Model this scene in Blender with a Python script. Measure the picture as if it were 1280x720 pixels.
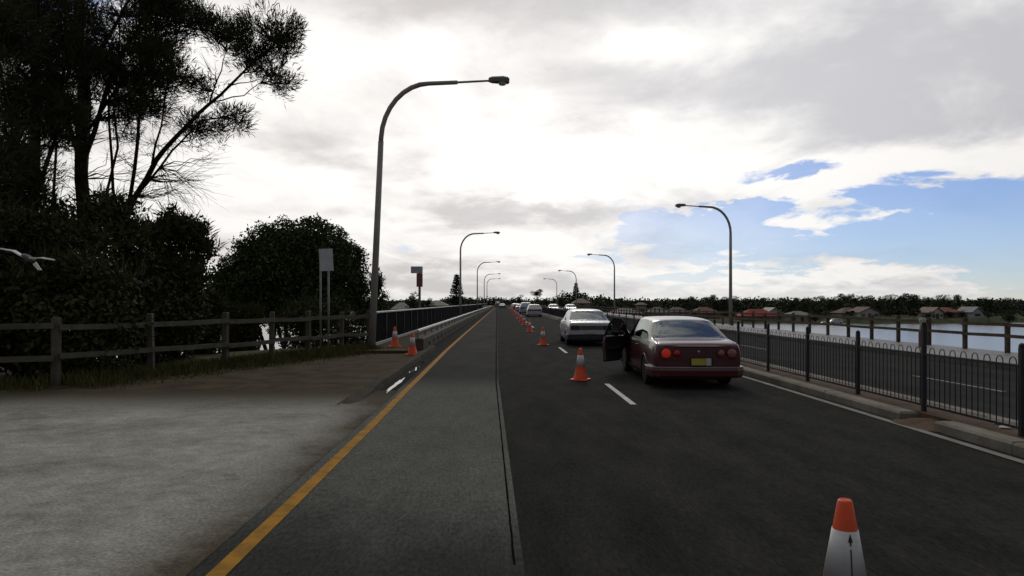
import bpy, math, random
from mathutils import Vector, Matrix
R = math.radians
scene = bpy.context.scene
for o in list(bpy.data.objects): bpy.data.objects.remove(o)
col = scene.collection

# ------------------------------------------------------------------ camera
F, CH, VX, VY = 890.0, 1.7, 626.0, 378.0          # focal (px of 1280), eye height, vanishing point
cam = bpy.data.cameras.new('camera'); camo = bpy.data.objects.new('camera', cam); col.objects.link(camo)
camo.location = (0, 0, CH); camo.rotation_euler = (R(90), 0, 0)
cam.sensor_width = 36; cam.lens = 36 * F / 1280
cam.shift_x = (640 - VX) / 1280; cam.shift_y = (VY - 360) / 1280
cam.clip_start = 0.1; cam.clip_end = 6000
scene.camera = camo
scene.render.resolution_x, scene.render.resolution_y = 1024, 576
vs = scene.view_settings
vs.view_transform = 'Standard'; vs.look = 'None'; vs.exposure = 0; vs.gamma = 1; vs.use_curve_mapping = False

# ------------------------------------------------------------------ world
SUN_EL, SUN_AZ = 30.0, 2.0                         # sun ahead of the camera, behind thin cloud
w = bpy.data.worlds.new('World'); scene.world = w; w.use_nodes = True
nt = w.node_tree; N, L = nt.nodes, nt.links; N.clear()
def nd(t, **k):
    n = N.new(t)
    for a, b in k.items(): setattr(n, a, b)
    return n
def setin(s, v):
    if hasattr(v, 'is_output'): L.new(v, s)
    else: s.default_value = v
def M(op, a, b=0.0, c=0.0, clamp=False):
    n = nd('ShaderNodeMath', operation=op, use_clamp=clamp)
    setin(n.inputs[0], a); setin(n.inputs[1], b); setin(n.inputs[2], c)
    return n.outputs[0]
def sstep(x, a, b):
    n = nd('ShaderNodeMapRange', interpolation_type='SMOOTHSTEP', clamp=True)
    setin(n.inputs[0], x); n.inputs[1].default_value = a; n.inputs[2].default_value = b
    return n.outputs[0]
def mixc(f, a, b):
    n = nd('ShaderNodeMix', data_type='RGBA')
    setin(n.inputs[0], f); setin(n.inputs[6], a); setin(n.inputs[7], b)
    return n.outputs[2]
tc = nd('ShaderNodeTexCoord'); sx = nd('ShaderNodeSeparateXYZ'); L.new(tc.outputs['Generated'], sx.inputs[0])
dx, dy, dz = sx.outputs
zc = M('MAXIMUM', dz, 0.0)
inv = M('DIVIDE', 1.0, M('ADD', zc, 0.24))
pv = nd('ShaderNodeCombineXYZ'); L.new(M('MULTIPLY', dx, inv), pv.inputs[0]); L.new(M('MULTIPLY', dy, inv), pv.inputs[1])
az = M('ARCTAN2', dx, dy); el = M('ARCSINE', dz)
def noise(scale, off, detail=7, rough=0.55, dist=0.0):
    mp = nd('ShaderNodeMapping'); L.new(pv.outputs[0], mp.inputs[0]); mp.inputs['Location'].default_value = off
    n = nd('ShaderNodeTexNoise'); L.new(mp.outputs[0], n.inputs['Vector'])
    n.inputs['Scale'].default_value = scale; n.inputs['Detail'].default_value = detail
    n.inputs['Roughness'].default_value = rough; n.inputs['Distortion'].default_value = dist
    return n.outputs[0]
n1 = noise(1.15, (3.1, 1.7, 0), 7, 0.56, 0.35)
n2 = noise(1.9, (9.4, 5.2, 2), 7, 0.56, 0.5)
n3 = noise(5.5, (1.3, 8.2, 5), 5, 0.6, 0.4)
wob_a = noise(2.6, (4.4, 2.2, 7), 6, 0.6, 0.3); wob_b = noise(3.4, (7.7, 0.6, 3), 6, 0.6, 0.3)
azw = M('ADD', az, M('MULTIPLY', M('SUBTRACT', wob_a, 0.5), 0.22)); elw = M('ADD', el, M('MULTIPLY', M('SUBTRACT', wob_b, 0.5), 0.075))
def blob(px, py, rx, ry):
    """soft bump in azimuth / elevation; centre and radii given in photo pixels"""
    a0 = math.atan((px - VX) / F); e0 = math.atan((VY - py) / F * math.cos(a0))
    u = M('DIVIDE', M('SUBTRACT', azw, a0), rx / F); v = M('DIVIDE', M('SUBTRACT', elw, e0), ry / F)
    return M('EXPONENT', M('MULTIPLY', M('ADD', M('MULTIPLY', u, u), M('MULTIPLY', v, v)), -1.0))
def addn(*xs):
    r = xs[0]
    for x in xs[1:]: r = M('ADD', r, x)
    return r
def k(x, f): return M('MULTIPLY', x, f)
cover = addn(n1, k(M('SUBTRACT', n3, 0.5), 0.70), 0.09,
             k(blob(1150, 270, 210, 46), -0.34), k(blob(1240, 312, 190, 48), -0.30), k(blob(850, 312, 130, 44), -0.27), k(blob(985, 218, 70, 10), -0.30), k(blob(930, 268, 60, 16), -0.18),
             k(blob(1020, 279, 85, 14), 0.36), k(blob(1115, 262, 40, 9), 0.26), k(blob(970, 240, 90, 14), 0.30), k(blob(1200, 205, 150, 24), 0.30), k(blob(1060, 350, 110, 13), 0.24), k(blob(1250, 356, 70, 9), 0.2), k(blob(740, 345, 90, 20), 0.12),
             k(blob(520, 180, 380, 190), 0.26), k(blob(1080, 60, 330, 110), 0.28))
veil = addn(k(blob(780, 300, 170, 130), 0.45), 0.06, k(n3, 0.10))
cov = M('MAXIMUM', sstep(cover, 0.40, 0.60), veil)
thick = addn(n2, k(M('SUBTRACT', n3, 0.5), 0.30),
             k(blob(1090, 100, 270, 80), 0.20), k(blob(640, 0, 520, 30), 0.18), k(blob(1260, 20, 170, 70), 0.18),
             k(blob(580, 262, 70, 22), 0.30), k(blob(700, 268, 110, 12), 0.24), k(blob(535, 200, 40, 16), 0.18), k(blob(400, 190, 90, 22), 0.22), k(blob(640, 95, 180, 16), 0.10), k(blob(330, 300, 90, 20), 0.10),
             k(blob(520, 345, 110, 20), 0.16), k(blob(690, 352, 110, 14), 0.16), k(blob(800, 125, 190, 24), 0.16),
             k(blob(720, 205, 220, 45), -0.28), k(blob(330, 235, 170, 50), -0.16), k(blob(1120, 205, 180, 22), -0.30), k(blob(640, 310, 90, 16), -0.22),
             k(blob(1050, 277, 120, 20), -0.3), k(blob(1090, 345, 200, 10), -0.2), k(blob(810, 62, 60, 18), -0.22), k(blob(420, 60, 120, 50), -0.12))
grey = sstep(thick, 0.35, 0.77)
glow = blob(640, 165, 520, 190)
ang = M('ADD', M('MULTIPLY', dy, math.cos(R(SUN_EL))), M('MULTIPLY', dz, math.sin(R(SUN_EL))))   # cosine to the sun
fwd = sstep(ang, 0.10, 0.98)
lit = M('ADD', M('ADD', 0.26, k(fwd, 0.71)), k(glow, 0.15))                        # thin cloud, brighter towards the sun
dark = M('ADD', M('ADD', 0.13, k(fwd, 0.46)), k(glow, 0.14))
vl = nd('ShaderNodeVectorMath', operation='SCALE'); vl.inputs[0].default_value = (1.0, 0.975, 0.945); L.new(lit, vl.inputs['Scale'])
warmth = mixc(sstep(az, -0.2, 0.55), (1.0, 0.95, 0.935, 1), (0.955, 0.955, 1.0, 1))
vd = nd('ShaderNodeVectorMath', operation='SCALE'); L.new(warmth, vd.inputs[0]); L.new(dark, vd.inputs['Scale'])
cloudc = mixc(grey, vl.outputs[0], vd.outputs[0])
sky = nd('ShaderNodeTexSky', sky_type='NISHITA'); sky.sun_disc = False
sky.sun_elevation = R(SUN_EL); sky.sun_rotation = R(SUN_AZ); sky.air_density = 1.0; sky.dust_density = 0.0; sky.ozone_density = 1.6
tint = nd('ShaderNodeMix', data_type='RGBA', blend_type='MULTIPLY'); tint.inputs[0].default_value = 1.0
L.new(sky.outputs[0], tint.inputs[6]); tint.inputs[7].default_value = (0.74, 0.84, 1.22, 1)
bg1 = nd('ShaderNodeBackground'); L.new(tint.outputs[2], bg1.inputs[0]); bg1.inputs[1].default_value = 0.07
bg2 = nd('ShaderNodeBackground'); L.new(cloudc, bg2.inputs[0]); bg2.inputs[1].default_value = 1.0
mx = nd('ShaderNodeMixShader'); L.new(cov, mx.inputs[0]); L.new(bg1.outputs[0], mx.inputs[1]); L.new(bg2.outputs[0], mx.inputs[2])
wo = nd('ShaderNodeOutputWorld'); L.new(mx.outputs[0], wo.inputs[0])

sl = bpy.data.lights.new('sun', 'SUN'); sl.energy = 0.5; sl.angle = R(14); sl.color = (1, 0.95, 0.87)
so = bpy.data.objects.new('sun', sl); col.objects.link(so); so.location = (0, 60, 60)
so.rotation_euler = (R(90 - SUN_EL), 0, R(180 - SUN_AZ))     # light travels towards the camera and down

# ------------------------------------------------------------------ materials
MATS = {}
def mat(name, c1, c2=None, scale=4.0, rough=0.8, metal=0.0, bump=0.0, spec=0.3, bscale=None, detail=6, lo=0.35, hi=0.65, emit=None, stretch=None, coat=0.0):
    if name in MATS: return MATS[name]
    m = bpy.data.materials.new(name); m.use_nodes = True
    n, l = m.node_tree.nodes, m.node_tree.links
    b = n['Principled BSDF']
    b.inputs['Roughness'].default_value = rough; b.inputs['Metallic'].default_value = metal
    b.inputs['Specular IOR Level'].default_value = spec
    if coat: b.inputs['Coat Weight'].default_value = coat; b.inputs['Coat Roughness'].default_value = 0.08
    b.inputs['Base Color'].default_value = (*c1, 1)
    t = n.new('ShaderNodeTexCoord'); src = t.outputs['Object']
    if stretch:
        mp = n.new('ShaderNodeMapping'); l.new(src, mp.inputs[0]); mp.inputs['Scale'].default_value = stretch; src = mp.outputs[0]
    if c2:
        tx = n.new('ShaderNodeTexNoise'); l.new(src, tx.inputs['Vector'])
        tx.inputs['Scale'].default_value = scale; tx.inputs['Detail'].default_value = detail; tx.inputs['Roughness'].default_value = 0.62
        r = n.new('ShaderNodeValToRGB'); l.new(tx.outputs[0], r.inputs[0])
        r.color_ramp.elements[0].position = lo; r.color_ramp.elements[1].position = hi
        r.color_ramp.elements[0].color = (*c1, 1); r.color_ramp.elements[1].color = (*c2, 1)
        l.new(r.outputs[0], b.inputs['Base Color'])
    if bump:
        tb = n.new('ShaderNodeTexNoise'); l.new(src, tb.inputs['Vector'])
        tb.inputs['Scale'].default_value = bscale or scale * 6; tb.inputs['Detail'].default_value = 5
        bp = n.new('ShaderNodeBump'); bp.inputs['Strength'].default_value = bump; bp.inputs['Distance'].default_value = 0.02
        l.new(tb.outputs[0], bp.inputs['Height']); l.new(bp.outputs[0], b.inputs['Normal'])
    if emit:
        b.inputs['Emission Color'].default_value = (*emit[0], 1); b.inputs['Emission Strength'].default_value = emit[1]
    MATS[name] = m
    return m
def glassmat(name, tint, refl=0.04):
    m = bpy.data.materials.new(name); m.use_nodes = True
    n, l = m.node_tree.nodes, m.node_tree.links; n.clear()
    tr = n.new('ShaderNodeBsdfTransparent'); tr.inputs[0].default_value = (*tint, 1)
    gl = n.new('ShaderNodeBsdfGlossy'); gl.inputs['Roughness'].default_value = 0.04; gl.inputs[0].default_value = (0.9, 0.95, 0.93, 1)
    lw = n.new('ShaderNodeLayerWeight'); lw.inputs[0].default_value = 0.12
    ad = n.new('ShaderNodeMath'); ad.operation = 'ADD'; ad.use_clamp = True; ad.inputs[1].default_value = refl
    l.new(lw.outputs['Fresnel'], ad.inputs[0])
    mx = n.new('ShaderNodeMixShader'); l.new(ad.outputs[0], mx.inputs[0]); l.new(tr.outputs[0], mx.inputs[1]); l.new(gl.outputs[0], mx.inputs[2])
    o = n.new('ShaderNodeOutputMaterial'); l.new(mx.outputs[0], o.inputs[0])
    return m
def leafmat(name, c1, c2, scale=1.2):
    m = mat(name, c1, c2, scale=scale, rough=0.75, spec=0.15)
    return m

asph_new = mat('asphalt new', (0.021, 0.021, 0.020), (0.036, 0.036, 0.033), 1.3, 0.95, bump=0.5, bscale=60, spec=0.02, stretch=(1, 0.25, 1))
asph_mid = mat('asphalt patch', (0.026, 0.026, 0.025), (0.044, 0.044, 0.041), 1.1, 0.95, bump=0.5, bscale=60, spec=0.02, stretch=(1, 0.3, 1))
def blendmat(name, a1, a2, b1, b2, ramps, nscale=0.8, wob=0.5, stretch=(1, 1, 1), spec=0.03):
    """two surface tones that run into one another; ramps = (axis, from, to) in object space, multiplied"""
    m = bpy.data.materials.new(name); m.use_nodes = True; n, l = m.node_tree.nodes, m.node_tree.links; b = n['Principled BSDF']
    b.inputs['Roughness'].default_value = 0.93; b.inputs['Specular IOR Level'].default_value = spec
    t = n.new('ShaderNodeTexCoord'); sp = n.new('ShaderNodeSeparateXYZ'); l.new(t.outputs['Object'], sp.inputs[0])
    mp = n.new('ShaderNodeMapping'); l.new(t.outputs['Object'], mp.inputs[0]); mp.inputs['Scale'].default_value = stretch
    def tex(sc, d=7, ro=.62, off=0):
        x = n.new('ShaderNodeTexNoise'); l.new(mp.outputs[0], x.inputs['Vector']); x.inputs['Scale'].default_value = sc; x.inputs['Detail'].default_value = d; x.inputs['Roughness'].default_value = ro; return x.outputs[0]
    nz = tex(nscale); fine = tex(nscale * 7, 5)
    def mm(op, x, y):
        q = n.new('ShaderNodeMath'); q.operation = op
        for i_, v in enumerate((x, y)):
            if hasattr(v, 'is_output'): l.new(v, q.inputs[i_])
            else: q.inputs[i_].default_value = v
        return q.outputs[0]
    off = mm('MULTIPLY', mm('SUBTRACT', mm('ADD', nz, mm('MULTIPLY', fine, .35)), .675), wob * 2)
    fac = None
    for (ax, f0, f1) in ramps:
        r_ = n.new('ShaderNodeMapRange'); r_.interpolation_type = 'SMOOTHSTEP'; l.new(mm('ADD', sp.outputs[ax], off), r_.inputs[0])
        r_.inputs[1].default_value = f0; r_.inputs[2].default_value = f1
        fac = r_.outputs[0] if fac is None else mm('MULTIPLY', fac, r_.outputs[0])
    def two(c1, c2, src, lo, hi):
        r_ = n.new('ShaderNodeValToRGB'); l.new(src, r_.inputs[0]); e = r_.color_ramp.elements; e[0].position, e[1].position = lo, hi; e[0].color = (*c1, 1); e[1].color = (*c2, 1); return r_.outputs[0]
    mix = n.new('ShaderNodeMix'); mix.data_type = 'RGBA'; l.new(fac, mix.inputs[0]); l.new(two(a1, a2, nz, .3, .7), mix.inputs[6]); l.new(two(b1, b2, mm('ADD', mm('MULTIPLY', nz, .6), mm('MULTIPLY', fine, .4)), .35, .65), mix.inputs[7])
    sk = tex(38, 3, .7); rs = n.new('ShaderNodeMapRange'); l.new(sk, rs.inputs[0]); rs.inputs[1].default_value = .3; rs.inputs[2].default_value = .7; rs.inputs[3].default_value = .62; rs.inputs[4].default_value = 1.38
    vm = n.new('ShaderNodeVectorMath'); vm.operation = 'SCALE'; l.new(mix.outputs[2], vm.inputs[0]); l.new(rs.outputs[0], vm.inputs['Scale'])
    l.new(vm.outputs[0], b.inputs['Base Color'])
    bp = n.new('ShaderNodeBump'); bp.inputs['Strength'].default_value = .5; bp.inputs['Distance'].default_value = .02; l.new(tex(45, 4), bp.inputs['Height']); l.new(bp.outputs[0], b.inputs['Normal'])
    return m
asph_new = blendmat('asphalt new', (.016, .016, .0145), (.030, .030, .027), (.019, .019, .0175), (.042, .041, .037), ((0, -1.0, 4.5),), 2.2, 3.0, (1, .3, 1), .02)
lane_m = blendmat('lane with painted reflection', (.030, .030, .028), (.050, .050, .046), (.085, .088, .076), (.130, .133, .116), ((1, 4.3, 6.6), (1, 16.5, 13.2)), .7, .9, (1, .35, 1))  # windscreen reflection painted in: paler band, darker before and beyond
apron_m = blendmat('driveway concrete and reflection running into asphalt', (.050, .041, .027), (.092, .077, .052), (.19, .186, .158), (.42, .41, .35), ((0, -1.75, -2.65), (1, 13.2, 10.2)), .8, .8)  # driveway concrete, with part of a windscreen reflection painted into its paleness
concrete = mat('concrete pale', (0.13, 0.13, 0.115), (0.21, 0.21, 0.19), 0.8, 0.9, bump=0.4, bscale=30, spec=0.15)
kerbm = mat('kerb concrete', (0.16, 0.145, 0.115), (0.26, 0.235, 0.19), 2.2, 0.9, bump=0.5, bscale=25, spec=0.15)
parapetm = mat('parapet concrete', (0.075, 0.065, 0.05), (0.13, 0.115, 0.09), 1.2, 0.9, bump=0.4, bscale=20, spec=0.15)
dirt = mat('dirt verge', (0.050, 0.039, 0.024), (0.092, 0.075, 0.048), 1.5, 0.95, bump=0.7, bscale=18, spec=0.03)
soil = mat('red soil', (0.085, 0.055, 0.035), (0.13, 0.09, 0.06), 3, 0.95, bump=0.8, bscale=20, spec=0.1)
yellow = mat('yellow line paint', (0.40, 0.20, 0.025), (0.12, 0.08, 0.03), 5.0, 0.8, bump=0.3, bscale=50, spec=0.05, lo=0.42, hi=0.78, detail=10)
white = mat('white line paint', (0.62, 0.61, 0.57), (0.42, 0.41, 0.38), 3.0, 0.7, bump=0.3, bscale=50, spec=0.2)
dullwhite = mat('worn white line', (0.27, 0.26, 0.23), (0.16, 0.155, 0.14), 2.0, 0.8, spec=0.2)
matt_black = mat('matt black', (0.008, 0.008, 0.008), rough=1.0, spec=0.0)
pale_edge = mat('pale line edge', (0.09, 0.09, 0.082), (0.05, 0.05, 0.046), 1.5, 0.95, spec=.03)
timber = mat('weathered timber', (0.075, 0.068, 0.052), (0.125, 0.115, 0.092), 3.0, 0.9, bump=0.6, bscale=14, spec=0.1, stretch=(1, 1, 1))
timber_dk = mat('dark timber', (0.065, 0.050, 0.036), (0.115, 0.092, 0.068), 3.0, 0.9, bump=0.6, bscale=14, spec=0.1)
blackmetal = mat('black fence paint', (0.012, 0.013, 0.016), (0.022, 0.023, 0.027), 4, 0.5, spec=0.35)
galv = mat('galvanised steel', (0.22, 0.22, 0.215), (0.32, 0.32, 0.31), 3, 0.5, metal=0.5)
galv_pale = mat('pale guard rail', (0.42, 0.42, 0.40), (0.58, 0.58, 0.55), 2, 0.5, metal=0.2)
lampm = mat('lamp pole steel', (0.26, 0.245, 0.225), (0.36, 0.34, 0.31), 2, 0.6, metal=0.1)
lamphead = mat('lamp head grey', (0.10, 0.10, 0.10), (0.15, 0.15, 0.15), 2, 0.5)
lensm = mat('lamp lens', (0.5, 0.5, 0.46), rough=0.25, spec=0.5)
waterm = mat('sea water', (0.035, 0.05, 0.055), (0.05, 0.065, 0.07), 0.02, 0.22, bump=0.5, bscale=0.5, spec=0.9)
grassm = mat('bank grass', (0.030, 0.040, 0.014), (0.065, 0.070, 0.026), 0.25, 0.95, bump=0.6, bscale=6, spec=0.1)
bladem = mat('grass blades', (0.050, 0.055, 0.016), (0.11, 0.10, 0.035), 1.5, 0.8, spec=0.1)
orange = mat('cone orange', (0.78, 0.095, 0.022), (0.62, 0.075, 0.02), 6, 0.5, spec=0.35)
sleeve = mat('reflective sleeve', (0.62, 0.62, 0.60), (0.45, 0.45, 0.44), 5, 0.4, spec=0.4)
darkmark = mat('dark stencil', (0.03, 0.03, 0.035), rough=0.7)
rubber = mat('tyre rubber', (0.012, 0.012, 0.012), (0.02, 0.02, 0.02), 8, 0.85)
blackpl = mat('black plastic', (0.012, 0.012, 0.012), (0.02, 0.02, 0.02), 6, 0.6)
trimm = mat('dark cabin trim', (0.018, 0.018, 0.022), (0.03, 0.03, 0.035), 5, 0.85)
alloy = mat('alloy rim', (0.35, 0.35, 0.35), (0.48, 0.48, 0.48), 5, 0.35, metal=0.6)
redlens = mat('red tail lens', (0.45, 0.02, 0.012), (0.30, 0.012, 0.01), 14, 0.2, spec=0.5)
litlens = mat('lit brake lens', (0.6, 0.03, 0.015), rough=0.25, emit=((1.0, 0.06, 0.03), 0.10))
amberlens = mat('smoky pink lens', (0.20, 0.06, 0.05), (0.32, 0.13, 0.11), 14, 0.2, spec=0.5)
bark = mat('dark bark', (0.022, 0.017, 0.013), (0.045, 0.036, 0.028), 4, 0.95, bump=0.8, bscale=14, spec=0.08, stretch=(1, 1, 0.25))
needles = leafmat('casuarina needles', (0.030, 0.034, 0.016), (0.065, 0.066, 0.030))
shrubm = leafmat('shrub leaves', (0.026, 0.034, 0.012), (0.065, 0.068, 0.026))
bushm = leafmat('bush leaves', (0.022, 0.038, 0.012), (0.055, 0.076, 0.022))
far1 = leafmat('far leaves dark', (0.020, 0.032, 0.014), (0.048, 0.062, 0.026), 0.3)
far2 = leafmat('far leaves olive', (0.032, 0.040, 0.016), (0.068, 0.074, 0.032), 0.3)
far3 = leafmat('pine needles', (0.014, 0.022, 0.014), (0.032, 0.042, 0.024), 0.3)
car_glass = glassmat('car glass', (0.30, 0.37, 0.33), 0.20)
house_glass = mat('window glass', (0.03, 0.035, 0.04), (0.05, 0.055, 0.06), 1, 0.15, spec=0.6)

# ------------------------------------------------------------------ mesh helpers
class MB:
    def __init__(s): s.v = []; s.f = []; s.smooth = False
    def add(s, vs, fs):
        o = len(s.v); s.v += [tuple(p) for p in vs]; s.f += [tuple(i + o for i in f) for f in fs]
        return s
    def box(s, x0, x1, y0, y1, z0, z1, bev=0.0):
        if bev <= 0:
            return s.add([(x, y, z) for z in (z0, z1) for y in (y0, y1) for x in (x0, x1)],
                         [(0, 2, 3, 1), (4, 5, 7, 6), (0, 1, 5, 4), (2, 6, 7, 3), (0, 4, 6, 2), (1, 3, 7, 5)])
        b = min(bev, (x1 - x0) / 2.2, (y1 - y0) / 2.2, (z1 - z0) / 2.2)
        rings = [(b, z0), (0, z0 + b), (0, z1 - b), (b, z1)]
        vs, fs = [], []
        for ins, z in rings:
            for (x, y) in ((x0 + ins + (0 if ins else 0), y0 + ins), (x1 - ins, y0 + ins), (x1 - ins, y1 - ins), (x0 + ins, y1 - ins)):
                vs.append((x, y, z))
        for r in range(3):
            for i in range(4):
                a, c = r * 4 + i, r * 4 + (i + 1) % 4
                fs.append((a, c, c + 4, a + 4))
        fs += [(3, 2, 1, 0), (12, 13, 14, 15)]
        return s.add(vs, fs)
    def tube(s, pts, rad, n=8, cap=True):
        pts = [Vector(p) for p in pts]
        if not hasattr(rad, '__len__'): rad = [rad] * len(pts)
        vs, fs = [], []
        up = Vector((0, 0, 1)); prev = None
        for i, p in enumerate(pts):
            a = pts[max(i - 1, 0)]; b = pts[min(i + 1, len(pts) - 1)]
            t = (b - a).normalized() if (b - a).length > 1e-9 else Vector((0, 0, 1))
            if prev is None:
                u = t.cross(Vector((1, 0, 0)) if abs(t.x) < 0.9 else Vector((0, 1, 0))).normalized()
            else:
                u = prev - t * prev.dot(t)
                u = u.normalized() if u.length > 1e-6 else t.orthogonal().normalized()
            prev = u; v = t.cross(u)
            for j in range(n):
                q = 2 * math.pi * j / n
                vs.append(p + (u * math.cos(q) + v * math.sin(q)) * rad[i])
        for i in range(len(pts) - 1):
            for j in range(n):
                a, b = i * n + j, i * n + (j + 1) % n
                fs.append((a, b, b + n, a + n))
        if cap:
            fs.append(tuple(range(n - 1, -1, -1))); fs.append(tuple(range((len(pts) - 1) * n, len(pts) * n)))
        return s.add(vs, fs)
    def lathe(s, prof, n=20, axis='z', c=(0, 0, 0)):
        vs, fs = [], []
        for (r, z) in prof:
            for j in range(n):
                q = 2 * math.pi * j / n
                p = (r * math.cos(q), r * math.sin(q), z)
                if axis == 'x': p = (p[2], p[0], p[1])
                if axis == 'y': p = (p[0], p[2], p[1])
                vs.append((p[0] + c[0], p[1] + c[1], p[2] + c[2]))
        for i in range(len(prof) - 1):
            for j in range(n):
                a, b = i * n + j, i * n + (j + 1) % n
                fs.append((a, b, b + n, a + n))
        fs.append(tuple(range(n - 1, -1, -1))); fs.append(tuple(range((len(prof) - 1) * n, len(prof) * n)))
        return s.add(vs, fs)
    def prism(s, poly, x0, x1, axis='x'):
        """polygon in the two other axes, extruded along axis"""
        n = len(poly); vs = []
        for t in (x0, x1):
            for (a, b) in poly:
                vs.append((t, a, b) if axis == 'x' else (a, t, b) if axis == 'y' else (a, b, t))
        fs = [(i, (i + 1) % n, n + (i + 1) % n, n + i) for i in range(n)] + [tuple(range(n - 1, -1, -1)), tuple(range(n, 2 * n))]
        return s.add(vs, fs)
    def strip(s, path, prof):
        """sweep an open (offset, z) profile along a plan path [(x,y)], closed section"""
        P = [Vector((x, y)) for x, y in path]; vs, fs = [], []; m = len(prof)
        for i, p in enumerate(P):
            t = (P[min(i + 1, len(P) - 1)] - P[max(i - 1, 0)]).normalized(); nn = Vector((t.y, -t.x))
            for (o, z) in prof: q = p + nn * o; vs.append((q.x, q.y, z))
        for i in range(len(P) - 1):
            for j in range(m):
                a, b = i * m + j, i * m + (j + 1) % m
                fs.append((a, b, b + m, a + m))
        fs += [tuple(range(m - 1, -1, -1)), tuple(range((len(P) - 1) * m, len(P) * m))]
        return s.add(vs, fs)
    def mesh(s, name, m, smooth=False):
        me = bpy.data.meshes.new(name); me.from_pydata(s.v, [], s.f); me.materials.append(m)
        if smooth: me.polygons.foreach_set('use_smooth', [True] * len(me.polygons))
        me.update(); return me
    def build(s, name, m, parent=None, smooth=False, **k):
        return link(name, s.mesh(name, m, smooth), parent, **k)
def link(name, me, parent=None, loc=None, rot=None, kind=None):
    o = bpy.data.objects.new(name, me); col.objects.link(o)
    if parent: o.parent = parent
    if loc is not None: o.location = loc
    if rot is not None: o.rotation_euler = rot
    if kind: o['kind'] = kind
    return o
def tag(o, label, cat, group=None):
    o['label'] = label; o['category'] = cat
    if group: o['group'] = group
    return o
def thing(name, label, cat, loc=(0, 0, 0), rz=0.0, group=None):
    o = link(name, None, loc=loc, rot=(0, 0, rz)); o.empty_display_size = 0.2
    return tag(o, label, cat, group)
def copy_tree(o, parent=None):
    c = o.copy(); col.objects.link(c); c.parent = parent
    for ch in list(o.children): copy_tree(ch, c)
    return c
def at(px, py, Y): return Vector(((px - VX) / F * Y, Y, CH - (py - VY) / F * Y))
def sm(a, b, x):
    t = max(0.0, min(1.0, (x - a) / (b - a))); return t * t * (3 - 2 * t)
def hashn(x, y):
    return (math.sin(x * 0.071 + 1.3) * math.cos(y * 0.053 + 0.4) + 0.5 * math.sin(x * 0.19 + y * 0.13) + 0.25 * math.sin(x * 0.43 - y * 0.37)) / 1.75

# ------------------------------------------------------------------ terrain, water, road
WATER = -5.0
ROAD_L, ROAD_R, BR_A, BR_B = -2.3, 12.9, 26.0, 232.0
def ground_z(x, y):
    near = -0.06 - 8.5 * max(sm(23.5, 52, y), sm(17.5, 30, x), sm(-60, -110, x) if x < -60 else 0)
    if x < -6.5: near -= 0.5 * sm(19, 30, y)
    shore = 216 + 10 * hashn(x, 3) + (sm(60, 200, x)) * 10 - sm(-20, -60, x) * 0
    far_h = -3.6 + 2.6 * sm(shore + 20, shore + 260, y) + 0.7 * hashn(x * 0.5, y * 0.5)
    road = 1 - sm(17, 45, abs(x - 5))
    far_h = far_h * (1 - road) + (-0.08) * road
    if y > 420: far_h += 6 * sm(420, 1200, y)
    fb = sm(shore - 6, shore + 12, y)
    return near * (1 - fb) + far_h * fb if y > 150 else near
def terrain():
    xs = [-900, -600, -400, -280, -200] + [-160 + 6 * i for i in range(15)] + [-70 + 2.0 * i for i in range(55)] + [40 + 6 * i for i in range(21)] + [170, 200, 260, 340, 450, 650, 950, 1500]
    ys = [-30, -20, -12, -6] + [2.0 * i for i in range(35)] + [72, 80, 95, 120, 150] + [180 + 4 * i for i in range(30)] + [305, 330, 370, 420, 520, 700, 950, 1400, 2200]
    m = MB()
    for y in ys:
        for x in xs: m.v.append((x, y, ground_z(x, y)))
    nx = len(xs)
    for j in range(len(ys) - 1):
        for i in range(nx - 1):
            a = j * nx + i; m.f.append((a, a + 1, a + nx + 1, a + nx))
    return m.build('ground', grassm, smooth=True, kind='structure')
terrain()
def sheet(name, poly, z, m, parent=None, kind='structure', thick=0.0, nseg=1):
    mb = MB(); mb.add([(x, y, z) for x, y in poly], [tuple(range(len(poly)))])
    return mb.build(name, m, parent, kind=None if parent else kind)
wm = MB(); wm.add([(-3000, -200, WATER), (3000, -200, WATER), (3000, 3000, WATER), (-3000, 3000, WATER)], [(0, 1, 2, 3)])
wm.build('water', waterm, kind='structure')

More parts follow.
